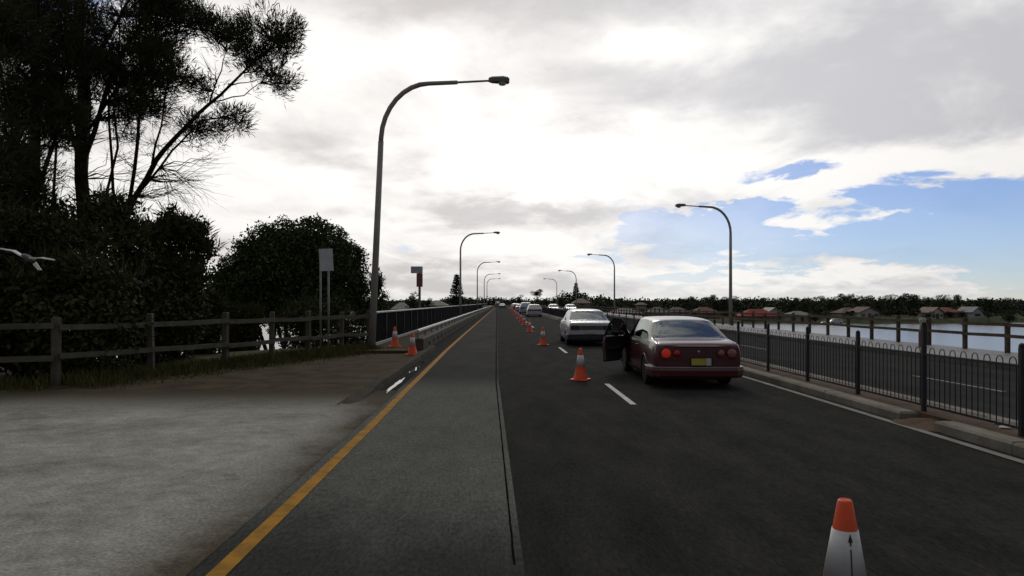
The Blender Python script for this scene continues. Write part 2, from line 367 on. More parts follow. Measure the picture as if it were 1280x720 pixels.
road = sheet('road', [(-3.2, -12), (5.72, -12), (5.72, 390), (-3.2, 390)], 0.0, asph_new)
def lerp_(a, b, t): return a + (b - a) * t
def jag(x0, x1, y, n, amp, seed):
    r = random.Random(seed); return [(x0 + (x1 - x0) * i / n, y + r.uniform(-amp, amp)) for i in range(n + 1)]
def screen_line_x(y):                                        # windscreen line, added on the road, down the middle of the left lane side
    return 0.09 - 0.018 * (y - 4.5) if y < 15 else -0.10 - 0.006 * (y - 15)
p = [(-2.0, -10)] + [(screen_line_x(y) + 0.06, y) for y in (-10, 2, 4, 6, 8, 10, 12, 15, 20, 40, 100, 230)] + [(-2.0, 230)]
sheet('reflection_lane', p, 0.004, lane_m, road)
for (xx, ww, z, m_, nm) in ((0.0, 0.007, 0.009, matt_black, 'windscreen_line'),):  # dark line added for a mark in the windscreen, no joint in the asphalt
    ys_ = [4.6, 6, 8, 10, 12, 15, 20, 30, 60, 120, 230] if nm == 'windscreen_line' else [4.6, 6, 8, 10, 12, 14, 17]
    mb = MB()
    rj = random.Random(9); ys_ = [lerp_(ys_[q], ys_[q + 1], u / 8) for q in range(len(ys_) - 1) for u in range(8)] + [ys_[-1]]
    for y in ys_:
        o_ = rj.uniform(-.002, .002); w_ = ww * (1 + y * 0.03) * rj.uniform(.75, 1.1); mb.v += [(screen_line_x(y) + xx + o_ - w_, y, z), (screen_line_x(y) + xx + o_ + w_, y, z)]
    mb.f = [(2 * i, 2 * i + 1, 2 * i + 3, 2 * i + 2) for i in range(len(ys_) - 1)]
    mb.build(nm, m_, road)
# painted lines
mb = MB(); ys_ = [-10, 2, 4, 6, 8, 10, 13, 16, 20, 25, 30, 40, 60, 100, 160, 240]
rr = random.Random(5)
for y in ys_:
    x = -1.77 - 0.17 * sm(5, 30, y) + rr.uniform(-0.008, 0.008)
    mb.v += [(x - 0.062, y, 0.010), (x + 0.062, y, 0.010)]
mb.f = [(2 * i, 2 * i + 1, 2 * i + 3, 2 * i + 2) for i in range(len(ys_) - 1)]
mb.build('yellow_edge_line', yellow, road)
mb = MB()
for i in range(20):
    y0 = -0.2 + 12.0 * i
    yy = y0 + 12.0 - 12.0
    mb.v += [(2.15, yy + 0.0, 0.010), (2.25, yy, 0.010), (2.25, yy + 3.0, 0.010), (2.15, yy + 3.0, 0.010)]
    mb.f.append((4 * i, 4 * i + 1, 4 * i + 2, 4 * i + 3))
    # every dash is its own part further down
dashes = mb
for i in range(20):
    q = MB(); q.add(dashes.v[4 * i:4 * i + 4], [(0, 1, 2, 3)]); q.build('lane_dash', white, road)
mb = MB(); ys_ = [-10, 4, 8, 12, 18, 30, 60, 120, 240]
for y in ys_: mb.v += [(5.48, y, 0.010), (5.60, y, 0.010)]
mb.f = [(2 * i, 2 * i + 1, 2 * i + 3, 2 * i + 2) for i in range(len(ys_) - 1)]
mb.build('white_edge_line', dullwhite, road)

opp = sheet('opposite_road', [(6.85, -12), (ROAD_R, -12), (ROAD_R, 390), (6.85, 390)], 0.0, asph_mid)
for i in range(14):
    q = MB(); y0 = 1.5 + 12.0 * i
    q.add([(9.5, y0, 0.006), (9.6, y0, 0.006), (9.6, y0 + 3, 0.006), (9.5, y0 + 3, 0.006)], [(0, 1, 2, 3)]); q.build('lane_dash', dullwhite, opp)
# drain grate / service cover in the near lane
# median: kerb units either side, soil between
med = link('median', None, kind='structure')
def kerb_run(x0, x1, y0, y1, step, seed):
    r = random.Random(seed); y = y0
    while y < y1 - 0.01:
        e = min(y + step, y1)
        b = MB(); b.box(x0 + r.uniform(-.003, .003), x1 + r.uniform(-.003, .003), y + 0.006, e - 0.006, -0.1, 0.13 + r.uniform(-.003, .003), 0.03)
        b.build('kerb_stone', kerbm, med); y = e
kerb_run(5.74, 6.02, -4, 9.45, 2.4, 1); kerb_run(5.74, 6.02, 10.25, 58.25, 2.4, 2)
b = MB(); b.box(5.74, 6.02, 58.3, 230, -0.1, 0.15, 0.03); b.build('far_kerb', kerbm, med)
b = MB(); b.box(6.60, 6.82, -4, 230, -0.1, 0.15, 0.03); b.build('back_kerb', kerbm, med)
b = MB(); b.box(6.02, 6.60, -4, 230, -0.1, 0.125); b.build('median_infill', soil, med)
# soil washed out through the gap in the kerb
mb = MB(); r = random.Random(8); nn = 22
mb.v.append((5.95, 9.85, 0.10))
for i in range(nn):
    q = 2 * math.pi * i / nn
    mb.v.append((5.88 + 0.42 * math.cos(q) * r.uniform(.8, 1.1), 9.85 + 0.62 * math.sin(q) * r.uniform(.8, 1.1), 0.006))
mb.f = [(0, 1 + i, 1 + (i + 1) % nn) for i in range(nn)]
mb.build('soil_heap', soil, med, smooth=True)

# left verge, driveway apron, kerb and gutter
sheet('verge', [(-14, 11.5), (-2.62, 11.5), (-2.62, 27), (-6.0, 27), (-9.0, 19), (-14, 15.2)], 0.05, dirt)
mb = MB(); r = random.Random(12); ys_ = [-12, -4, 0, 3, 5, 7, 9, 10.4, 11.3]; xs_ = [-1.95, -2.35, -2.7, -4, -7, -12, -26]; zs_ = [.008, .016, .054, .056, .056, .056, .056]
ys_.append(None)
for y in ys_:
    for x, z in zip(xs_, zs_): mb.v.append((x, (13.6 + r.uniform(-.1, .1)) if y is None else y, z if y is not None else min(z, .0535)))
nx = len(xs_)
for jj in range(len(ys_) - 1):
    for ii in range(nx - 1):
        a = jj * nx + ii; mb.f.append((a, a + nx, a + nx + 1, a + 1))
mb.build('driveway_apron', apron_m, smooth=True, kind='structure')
b = MB(); b.add([(-2.62, 11.7, -.02), (-2.36, 11.7, -.02), (-2.40, 11.7, .012), (-2.60, 11.7, .058), (-2.62, 14.2, -.02), (-2.36, 14.2, -.02), (-2.41, 14.2, .10), (-2.60, 14.2, .105), (-2.62, 26.4, -.02), (-2.36, 26.4, -.02), (-2.41, 26.4, .11), (-2.60, 26.4, .115)],
                [(3, 2, 1, 0), (8, 9, 10, 11)] + [(q * 4 + i_, q * 4 + (i_ + 1) % 4, q * 4 + 4 + (i_ + 1) % 4, q * 4 + 4 + i_) for q in (0, 1) for i_ in range(4)])
b.build('kerb', mat('dirty kerb', (.05, .045, .036), (.085, .075, .06), 2, .95, bump=.5, bscale=20, spec=.03), kind='structure')
def puddle(cx, cy, lx, ly, seed, label):
    r = random.Random(seed); mb = MB(); n = 26; mb.v.append((cx, cy, 0.012))
    for i in range(n):
        q = 2 * math.pi * i / n; f = r.uniform(.65, 1.1)
        mb.v.append((cx + lx * f * math.cos(q), cy + ly * f * math.sin(q), 0.012))
    mb.f = [(0, 1 + i, 1 + (i + 1) % n) for i in range(n)]
    o = mb.build('puddle', mat('puddle water', (0.02, 0.02, 0.02), rough=0.03, spec=0.5)); return tag(o, label, 'puddle')
puddle(-2.16, 14.6, 0.055, 1.5, 1, 'long bright rain puddle in the gutter beside the yellow line')
puddle(-2.17, 17.9, 0.06, 1.0, 2, 'shorter bright rain puddle in the gutter where the kerb nears the parapet')
puddle(-2.18, 20.4, 0.06, 0.6, 3, 'smallest puddle in the gutter just before the parapet starts')

# ------------------------------------------------------------------ bridge
bridge = thing('bridge', 'long low concrete road bridge with footpath and dark handrail across the inlet', 'bridge')
b = MB(); b.box(-4.9, 16.0, BR_A + 0.2, BR_B, -0.95, -0.03); b.build('deck', parapetm, bridge)
for i in range(9):
    y = 48 + 20 * i
    for x in (-2.5, 5.5, 13.5):
        b = MB(); b.lathe([(0.55, -9.5), (0.55, -1.5), (0.62, -0.9)], 16, c=(x, y, 0)); b.build('pier', parapetm, bridge, smooth=True)
b = MB(); b.box(-4.75, -3.02, BR_A - 3, BR_B, -0.02, 0.14); b.build('footpath', dirt, bridge)
b = MB(); b.box(-3.04, -2.66, BR_A - 1.5, BR_B, -0.02, 0.46, 0.03); b.build('parapet', parapetm, bridge)
# scupper holes in the parapet face, as recessed dark blocks
for i in range(24):
    y = BR_A + 0.3 + 1.9 * i
    b = MB(); b.box(-2.665, -2.652, y, y + 0.26, 0.14, 0.27); b.build('drain_hole', matt_black, bridge)
rail = MB(); rail.strip([(-2.86, BR_A - 1.5), (-2.86, 60), (-2.86, 120), (-2.86, BR_B)], [(-.03, .66), (.03, .66), (.05, .71), (.03, .76), (-.03, .76)]); rail.build('guard_rail', galv_pale, bridge)
for i in range(40):
    y = BR_A - 1.2 + 2.5 * i
    b = MB(); b.box(-2.93, -2.85, y, y + 0.09, 0.45, 0.70); b.build('rail_post', galv, bridge)
b = MB(); b.box(-4.62, -4.50, BR_A - 0.4, BR_B, 1.30, 1.37, 0.015); b.build('handrail', galv_pale, bridge)
b = MB(); b.box(-4.63, -4.49, BR_A - 0.4, BR_B, 0.14, 0.24); b.build('bright_gap_rail', galv_pale, bridge)  # pale colour stands for the bright gap under the balusters
for i in range(60):
    y = BR_A - 0.4 + 2.6 * i
    b = MB(); b.box(-4.60, -4.52, y, y + 0.08, 0.14, 1.30); b.build('handrail_post', blackmetal, bridge)
b = MB()
y = BR_A - 0.3
while y < 180:
    b.box(-4.57, -4.55, y, y + 0.045, 0.24, 1.30); y += 0.105
b.build('balusters', mat('dark baluster paint', (.010, .010, .012), (.016, .016, .018), 3, .9, spec=.05), bridge, kind='stuff')
b = MB(); b.box(12.95, 15.95, -4, BR_B, -0.02, 0.15, 0.02); b.build('east_footpath', mat('wet path concrete', (.15, .145, .13), (.22, .215, .2), .7, .55, bump=.2, bscale=12, spec=.35), bridge)
b = MB(); b.box(12.75, 12.95, -4, BR_B, -0.02, 0.16, 0.02); b.build('east_kerb', parapetm, bridge)

# right-hand far fence: timber posts and two rails
ef = thing('timber_rail_fence', 'brown timber post and rail fence along the far footpath above the water', 'fence', (15.55, 0, 0.15))
r = random.Random(21)
for i in range(70):
    y = 9.85 + 2.0 * i
    h = 0.98 + r.uniform(-.04, .05)
    b = MB(); b.box(-.055, .055, y - .055, y + .055, -0.02, h, 0.02); b.build('post', timber_dk, ef, rot=(r.uniform(-.001, .001), 0, 0))
    for z in (0.52, 0.86):
        if i < 69 and not (z > 0.8 and i in (7,)):
            b = MB(); d0, d1 = r.uniform(-.02, .02), r.uniform(-.02, .02)
            b.add([(-.12, y, z + d0 - .05), (-.06, y, z + d0 - .05), (-.06, y, z + d0 + .05), (-.12, y, z + d0 + .05),
                   (-.12, y + 1.99, z + d1 - .05), (-.06, y + 1.99, z + d1 - .05), (-.06, y + 1.99, z + d1 + .05), (-.12, y + 1.99, z + d1 + .05)],
                  [(3, 2, 1, 0), (4, 5, 6, 7), (0, 1, 5, 4), (1, 2, 6, 5), (2, 3, 7, 6), (3, 0, 4, 7)])
            b.build('rail', timber_dk, ef)
mk = thing('marker_post', 'pale topped marker post with rusty red lower half on the far footpath', 'post', (14.6, 24.65, 0.14))
b = MB(); b.box(-.09, .09, -.09, .09, 0, 0.55, .015); b.build('lower_post', mat('rusty red paint', (.16, .05, .03), (.10, .04, .03), 5, .8), mk)
b = MB(); b.lathe([(.10, .55), (.10, .78), (.07, .82), (.09, .86), (.11, .93), (.09, 1.0), (.03, 1.03)], 14); b.build('cap', mat('cream post paint', (.42, .38, .28), (.32, .29, .22), 4, .7), mk, smooth=True)

# median fence: black steel loop-top panels
mf = thing('loop_top_fence', 'black steel loop top picket fence along the median kerb', 'fence', (6.12, 0, 0.12))
posts = [4.4, 6.38, 8.36, 10.3, 12.2, 14.2, 16.3]
while posts[-1] < 150: posts.append(posts[-1] + 2.05)
def loop_mesh(mb, y, w=0.115, zt=0.93, rad=0.0062, n=6):
    pts = [(0, y, 0.09), (0, y, zt - w / 2)]
    for k_ in range(1, 6):
        q = math.pi * k_ / 6
        pts.append((0, y + w / 2 - w / 2 * math.cos(q), zt - w / 2 + w / 2 * math.sin(q)))
    pts += [(0, y + w, zt - w / 2), (0, y + w, 0.09)]
    mb.tube(pts, rad, n)
lp = MB(); loop_mesh(lp, 0); loopme = lp.mesh('picket', blackmetal, True)
farp = MB()
for i, y in enumerate(posts):
    tall = 1.26 if i == 3 else 1.06
    b = MB(); b.box(-.027, .027, y - .027, y + .027, -0.02, tall, .006)
    b.lathe([(.032, tall), (.036, tall + .015), (.025, tall + .035), (.005, tall + .045)], 10, c=(0, y, 0))
    b.build('post', blackmetal, mf)
    if i + 1 < len(posts):
        y2 = posts[i + 1]
        for z in (0.10, 0.83):
            b = MB(); b.box(-.016, .016, y + .034, y2 - .034, z - .016, z + .016); b.build('rail', blackmetal, mf)
        nlo = 8; st = (y2 - y - 0.12) / nlo
        for j in range(nlo):
            yy = y + 0.09 + st * j
            if y < 30: link('picket', loopme, mf, loc=(0, yy, 0))
            elif y < 90: loop_mesh(farp, yy, rad=0.0065, n=4)
            else: farp.box(-.009, .009, yy, yy + .018, .1, .93)
farp.build('far_pickets', blackmetal, mf, kind='stuff')
# litter by the kerb
for (x, y, s, lab) in ((6.30, 8.9, .07, 'crumpled white paper scrap on the median soil under the loop top fence'), (6.42, 9.2, .05, 'smaller white litter scrap beside the crumpled paper on the median')):
    rr = random.Random(int(y * 10)); b = MB(); n = 9
    b.v = [(0, 0, .035)] + [(s * rr.uniform(.7, 1.3) * math.cos(2 * math.pi * i / n), s * rr.uniform(.7, 1.3) * math.sin(2 * math.pi * i / n), rr.uniform(0, .03)) for i in range(n)]
    b.f = [(0, 1 + i, 1 + (i + 1) % n) for i in range(n)]
    tag(b.build('paper_scrap', white, loc=(x, y, .127)), lab, 'litter')

# ------------------------------------------------------------------ left timber fence
lf = thing('timber_fence', 'weathered grey two rail timber fence at the edge of the dirt verge', 'fence')
fp = [(-19.5, 10.6), (-15.7, 11.8), (-12.4, 12.9), (-8.75, 14.0), (-7.9, 16.1), (-7.05, 18.2), (-6.45, 20.0), (-5.85, 21.6), (-5.2, 23.2), (-4.55, 24.6)]
r = random.Random(31)
for i, (x, y) in enumerate(fp):
    zb = -0.05
    b = MB(); hh = 1.42 + r.uniform(-.03, .05)
    b.box(-.065, .065, -.065, .065, zb - .2, hh, .02); b.build('post', timber, lf, loc=(x, y, 0), rot=(r.uniform(-.02, .02), r.uniform(-.02, .02), r.uniform(-.2, .2)))
    if i + 1 < len(fp):
        x2, y2 = fp[i + 1]
        d = Vector((x2 - x, y2 - y)); Ln = d.length; a = math.atan2(d.y, d.x)
        for z in (0.62, 1.22):
            z0, z1 = z + r.uniform(-.03, .03), z + r.uniform(-.03, .03)
            b = MB()
            q = [(-.025, -.055), (.025, -.055), (.025, .055), (-.025, .055)]
            b.add([(0, u, z0 + v) for u, v in q] + [(Ln / 2, u, (z0 + z1) / 2 - .012 + v) for u, v in q] + [(Ln, u, z1 + v) for u, v in q],
                  [(3, 2, 1, 0), (8, 9, 10, 11)] + [(s_ * 4 + j, s_ * 4 + (j + 1) % 4, s_ * 4 + 4 + (j + 1) % 4, s_ * 4 + 4 + j) for s_ in (0, 1) for j in range(4)])
            b.build('rail', timber, lf, loc=(x + .11 * d.y / Ln, y - .11 * d.x / Ln, 0), rot=(0, 0, a))
# grass along the fence
def grass(name, path, width, n, hmin, hmax, seed, m):
    r = random.Random(seed); mb = MB(); segs = []
    for i in range(len(path) - 1): segs.append((Vector(path[i]), Vector(path[i + 1])))
    for _ in range(n):
        a, c = r.choice(segs); t = r.random(); d = (c - a).normalized()
        o = r.gauss(0, width)
        p_ = a.lerp(c, t) + Vector((d.y, -d.x)) * o
        h = r.uniform(hmin, hmax) * math.exp(-abs(o) / (width * 2.2)); q = r.uniform(0, 6.28); wv = r.uniform(.006, .014)
        z = max(ground_z(p_.x, p_.y), 0.045 if p_.x > -9.5 and p_.y < 27 and p_.y > 13 else -1)
        lx, ly = r.uniform(-.6, .6) * h, r.uniform(-.6, .6) * h
        cx, cy = math.cos(q) * wv, math.sin(q) * wv
        i0 = len(mb.v)
        mb.v += [(p_.x - cx, p_.y - cy, z), (p_.x + cx, p_.y + cy, z), (p_.x + cx * .6 + lx * .4, p_.y + cy * .6 + ly * .4, z + h * .6), (p_.x - cx * .6 + lx * .4, p_.y - cy * .6 + ly * .4, z + h * .6), (p_.x + lx, p_.y + ly, z + h)]
        mb.f += [(i0, i0 + 1, i0 + 2, i0 + 3), (i0 + 3, i0 + 2, i0 + 4)]
    o = mb.build(name, m, kind='stuff'); o['label'] = 'rough olive grass growing under the timber fence'; o['category'] = 'grass'
    return o
grass('grass', fp, 0.55, 20000, 0.10, 0.40, 3, bladem)
sheet('grass_strip', [(-26, 11.0), (-18, 11.4), (-9.2, 12.7), (-7.0, 15.6), (-5.6, 19.5), (-4.9, 23.8), (-7, 26), (-12, 20), (-26, 16)], 0.058, mat('strip grass', (.05, .052, .018), (.095, .085, .035), 1.2, .95, bump=.8, bscale=15, spec=.1))

# ------------------------------------------------------------------ lamps
def lamp(Xp, Yp, ztop, reach, side, label, lean=0.0, z0=0.1):
    t = thing('street_lamp', label, 'street lamp', (Xp, Yp, z0), 0, 'curved arm street lamps along the bridge')
    H = ztop - z0; rB = min(2.0, H * .22)
    hs = H - rB
    def P(x, z): return (side * (x + lean * z), 0, z)
    b = MB(); b.tube([P(0, -0.1), P(0, hs * .5), P(0, hs * .985)], [.125, .11, .095], 14); b.tube([P(0, 0), P(0, .05)], .21, 14); b.build('pole', lampm, t, smooth=True)
    pts = [P(0, hs * .96)]
    for i in range(0, 9):
        q = math.pi / 2 * i / 8
        pts.append(P(rB * .78 * (1 - math.cos(q)), hs + (rB - .12) * math.sin(q)))
    pts.append(P(reach * .62, H - .08)); b = MB(); b.tube(pts, [.085] * 9 + [.075, .07], 12); b.build('curved_arm', lampm, t, smooth=True)
    b = MB(); b.tube([P(reach * .6, H - .083), P(reach * .9, H - .02)], [.04, .036], 10); b.build('outreach', lampm, t, smooth=True)
    x0 = reach * .88; b = MB()
    ring = []
    for (dx_, hw, zt, zb) in ((0, .07, .07, -.05), (.12, .14, .10, -.07), (.5, .17, .11, -.09), (.66, .15, .08, -.10), (.72, .09, .04, -.08)):
        for (yy, zz) in ((-hw, zb), (hw, zb), (hw, zt * .4), (hw * .6, zt), (-hw * .6, zt), (-hw, zt * .4)):
            q = P(x0 + dx_, H + zz); ring.append((q[0], yy, q[2]))
    fs = [(i * 6 + j, i * 6 + (j + 1) % 6, i * 6 + 6 + (j + 1) % 6, i * 6 + 6 + j) for i in range(4) for j in range(6)] + [(5, 4, 3, 2, 1, 0), tuple(range(24, 30))]
    b.add(ring, fs); hd = b.build('lamp_head', lamphead, t)
    b = MB(); q = P(x0 + .48, H - .12); b.lathe([(.03, -.07), (.11, -.05), (.14, 0), (.14, .05)], 14, c=q); b.build('lens', lensm, hd, smooth=True)
    return t
lamp(-4.45, 24.5, 9.35, 4.1, 1, 'nearest tall grey street lamp leaning slightly at the end of the timber fence', lean=0.045, z0=.02)
for i, (Y, lab) in enumerate(((78, 'grey street lamp on the handrail side, first one standing on the bridge'), (134, 'grey street lamp on the handrail side, second one standing on the bridge'),
                              (190, 'thin far street lamp on the handrail side, third one on the bridge'), (228, 'thin far street lamp on the handrail side at the bridge end'))):
    lamp(-4.42, Y, 9.35, 4.1, 1, lab)
for i, (Y, lab) in enumerate(((50.2, 'grey street lamp behind the maroon car on the far footpath side, arm toward the road'), (101.5, 'second grey street lamp along the water side of the opposite road'),
                              (153, 'third street lamp on the water side beside the dark pine'), (206, 'fourth small street lamp on the water side near the bridge end'))):
    lamp(16.2, Y, 8.55, 3.6, -1, lab, z0=-0.3)
for i, Y in enumerate((50.2, 101.5, 153, 206)):
    b = MB(); b.box(15.9, 16.5, Y - .35, Y + .35, -.9, -.32, .03); b.build('lamp_bracket', parapetm, bridge)

# ------------------------------------------------------------------ signs
sg = thing('sign', 'blank pale grey rectangular sign on two thin posts before the round dark bush', 'sign', (0, 0, 0))
Y = 25.6
c = at(408, 325, Y); gz = ground_z(c.x, Y)
for px in (400.5, 410.5):
    q = at(px, 300, Y); b = MB(); b.tube([(q.x, Y + .03, gz - .2), (q.x, Y + .03, c.z + .35)], .035, 8); b.build('post', galv, sg, smooth=True)
b = MB(); b.box(-.24, .24, -.012, .012, -.40, .40, .004); b.build('panel', mat('sign back grey', (.42, .43, .46), (.52, .53, .55), 3, .5, metal=.2), sg, loc=(c.x, Y - .03, c.z), rot=(R(-3), R(-3), R(14)))
b = MB(); b.box(-.25, .25, -.02, .02, .17, .20); b.build('bracket', galv, sg, loc=(c.x, Y + .01, c.z), rot=(0, 0, R(14)))

Y = 228; gz = ground_z(at(522, 350, Y).x, Y)
pyl = thing('pylon_sign', 'tall pylon sign with grey top box and brown red panel across the inlet', 'sign', (at(524.5, 370, Y).x, Y, gz))
def zat(py): return CH - (py - VY) / F * Y - gz
b = MB(); b.box(-.35, .35, -.35, .35, -1, zat(341)); b.build('mast', mat('sign mast', (.10, .09, .08), (.15, .14, .12), 1, .7), pyl)
b = MB(); b.box(-2.75, .95, -.5, .5, zat(341.5), zat(333), .1); b.build('top_box', mat('sign grey', (.30, .31, .31), (.38, .39, .39), .6, .5), pyl)
b = MB(); b.box(-.95, .95, -.45, .45, zat(358.5), zat(341.7), .08); b.build('lower_panel', mat('sign brown red', (.17, .07, .055), (.22, .09, .07), .6, .5), pyl)

es = thing('edge_sign', 'narrow dark sign post with red panel beside the far timber fence', 'sign', (15.15, 20.4, .14))
b = MB(); b.tube([(0, 0, 0), (0, 0, 2.45)], .04, 10); b.build('post', blackmetal, es, smooth=True)
b = MB(); b.box(-.04, .42, -.06, -.045, 1.62, 2.5, .003); b.build('panel', mat('sign dark face', (.03, .03, .035), (.05, .05, .055), 4, .5), es)
b = MB(); b.box(-.04, .42, -.068, -.062, 1.62, 1.82); b.build('red_panel', mat('sign red', (.35, .03, .025), (.28, .03, .02), 4, .5), es)

# ------------------------------------------------------------------ cones
def make_cone():
    t = thing('traffic_cone', 'x', 'traffic cone')
    b = MB(); b.box(-.19, .19, -.19, .19, 0, .035, .012); b.build('base', orange, t)
    def rad(z): return .145 - (.145 - .034) * (z - .035) / (.70 - .035)
    b = MB(); b.lathe([(.16, .034), (.16, .05), (rad(.06), .065), (rad(.3), .30), (rad(.5), .5), (rad(.69), .69), (.026, .70), (.02, .695)], 28); b.build('body', orange, t, smooth=False)
    b = MB(); b.lathe([(rad(.31) + .003, .31), (rad(.55) + .003, .55)], 28); b.build('sleeve', sleeve, t, smooth=True)
    return t, rad
cone, crad = make_cone()
for ch in cone.children:
    if ch.name.startswith('body'): ch.data.polygons.foreach_set('use_smooth', [len(p_.vertices) == 4 for p_ in ch.data.polygons])
spots = [(1.75, 3.62, 0, 'traffic cone with a dark arrow mark on its white sleeve, alone on the dark asphalt'),
         (1.74, 15.55, 0, 'orange traffic cone with white sleeve standing beside the open door of the maroon car'),
         (1.68, 28.3, 0, 'orange traffic cone standing level with the tail of the white sedan'),
         (1.66, 41.0, 0, None), (1.72, 52.5, 0, None), (1.8, 63, 0, None), (1.85, 74, 0, None), (1.9, 85, 0, None), (1.95, 97, 0, None), (2.0, 109, 0, None), (2.0, 122, 0, None), (2.0, 136, 0, None), (2.0, 150, 0, None), (2, 166, 0, None),
         (-2.78, 22.4, .05, 'orange traffic cone on the dirt verge right at the end of the concrete parapet'),
         (-3.72, 25.0, .14, 'orange traffic cone at the start of the bridge footpath beside the street lamp')]
for i, (x, y, z, lab) in enumerate(spots):
    o = cone if i == 0 else copy_tree(cone)
    o.location = (x, y, z); o.rotation_euler = (0, 0, random.Random(i).uniform(-.6, .6))
    o['label'] = lab or 'small orange traffic cone in the receding row beyond the white sedan'; o['group'] = 'traffic cones along the road'
# the stencilled arrow on the near cone's sleeve
b = MB()
def on(a, z): rr_ = crad(z) + .006; return (rr_ * math.cos(a), rr_ * math.sin(a), z)
a0 = -math.pi / 2 - 0.1
b.add([on(a0, .545), on(a0 + .16, .505), on(a0 + .05, .50), on(a0 + .05, .485), on(a0 - .05, .485), on(a0 - .05, .50), on(a0 - .16, .505)], [(0, 6, 5, 2, 1), (2, 5, 4, 3)])
b.add([on(a0 - .04, .47), on(a0 + .04, .47), on(a0 + .01, .34), on(a0 - .05, .34)], [(0, 3, 2, 1)])
mk_ = b.build('arrow_mark', darkmark, cone); cone.rotation_euler = (0, 0, 0)

# ------------------------------------------------------------------ cars
def lerp(a, b, t): return a + (b - a) * t
SEDAN = [  # y, half width, z bottom, z belt, half roof width, z top
    (0.00, .81, .34, .85, .70, .885), (0.05, .86, .26, .90, .75, .94), (.40, .885, .22, .93, .77, .985), (.68, .89, .20, .935, .775, 1.0),
    (.98, .89, .20, .94, .71, 1.19), (1.32, .89, .20, .94, .635, 1.375), (1.50, .89, .20, .94, .63, 1.40), (2.00, .89, .20, .935, .64, 1.425),
    (2.55, .89, .20, .93, .64, 1.43), (2.65, .89, .20, .93, .64, 1.43), (3.02, .89, .20, .925, .635, 1.40), (3.18, .89, .20, .925, .635, 1.35), (3.50, .89, .20, .92, .70, 1.12),
    (3.72, .885, .20, .91, .75, .96), (4.10, .875, .21, .85, .74, .90), (4.55, .85, .22, .74, .70, .78), (4.74, .80, .25, .66, .66, .70), (4.80, .74, .30, .60, .62, .64)]
WAGON = [(0.00, .80, .34, .86, .70, .90), (0.05, .85, .26, .92, .74, .97), (.30, .87, .22, .94, .68, 1.24), (.50, .87, .2, .945, .62, 1.42), (.62, .87, .2, .945, .62, 1.45), (1.10, .87, .2, .945, .63, 1.47),
         (1.9, .87, .20, .94, .63, 1.48), (2.00, .87, .20, .94, .63, 1.48), (2.55, .87, .20, .93, .625, 1.475), (2.65, .87, .20, .93, .625, 1.475), (3.02, .87, .20, .925, .61, 1.43), (3.16, .87, .20, .925, .61, 1.39), (3.48, .87, .20, .92, .67, 1.13),
         (3.72, .865, .20, .91, .72, .96), (4.10, .855, .21, .86, .70, .91), (4.45, .83, .22, .76, .66, .80), (4.6, .78, .25, .68, .62, .72), (4.66, .72, .30, .62, .58, .66)]
def section(st):
    y, w_, zb, zl, wr, zt = st
    g = max(0.0, zt - zl)
    p5 = (w_ * .925, zl + .012); p7 = (wr, zt - min(.05, g * .35))
    return [(w_ * .92, zb), (w_ * .975, zb + .08), (w_ * .998, lerp(zb, zl, .45)), (w_, lerp(zb, zl, .72)), (w_ * .965, zl - .03), p5,
            (lerp(p5[0], p7[0], .55) + (.012 if g > .2 else 0), lerp(p5[1], p7[1], .55)), p7, (wr * .80, zt - .008), (0, zt)]
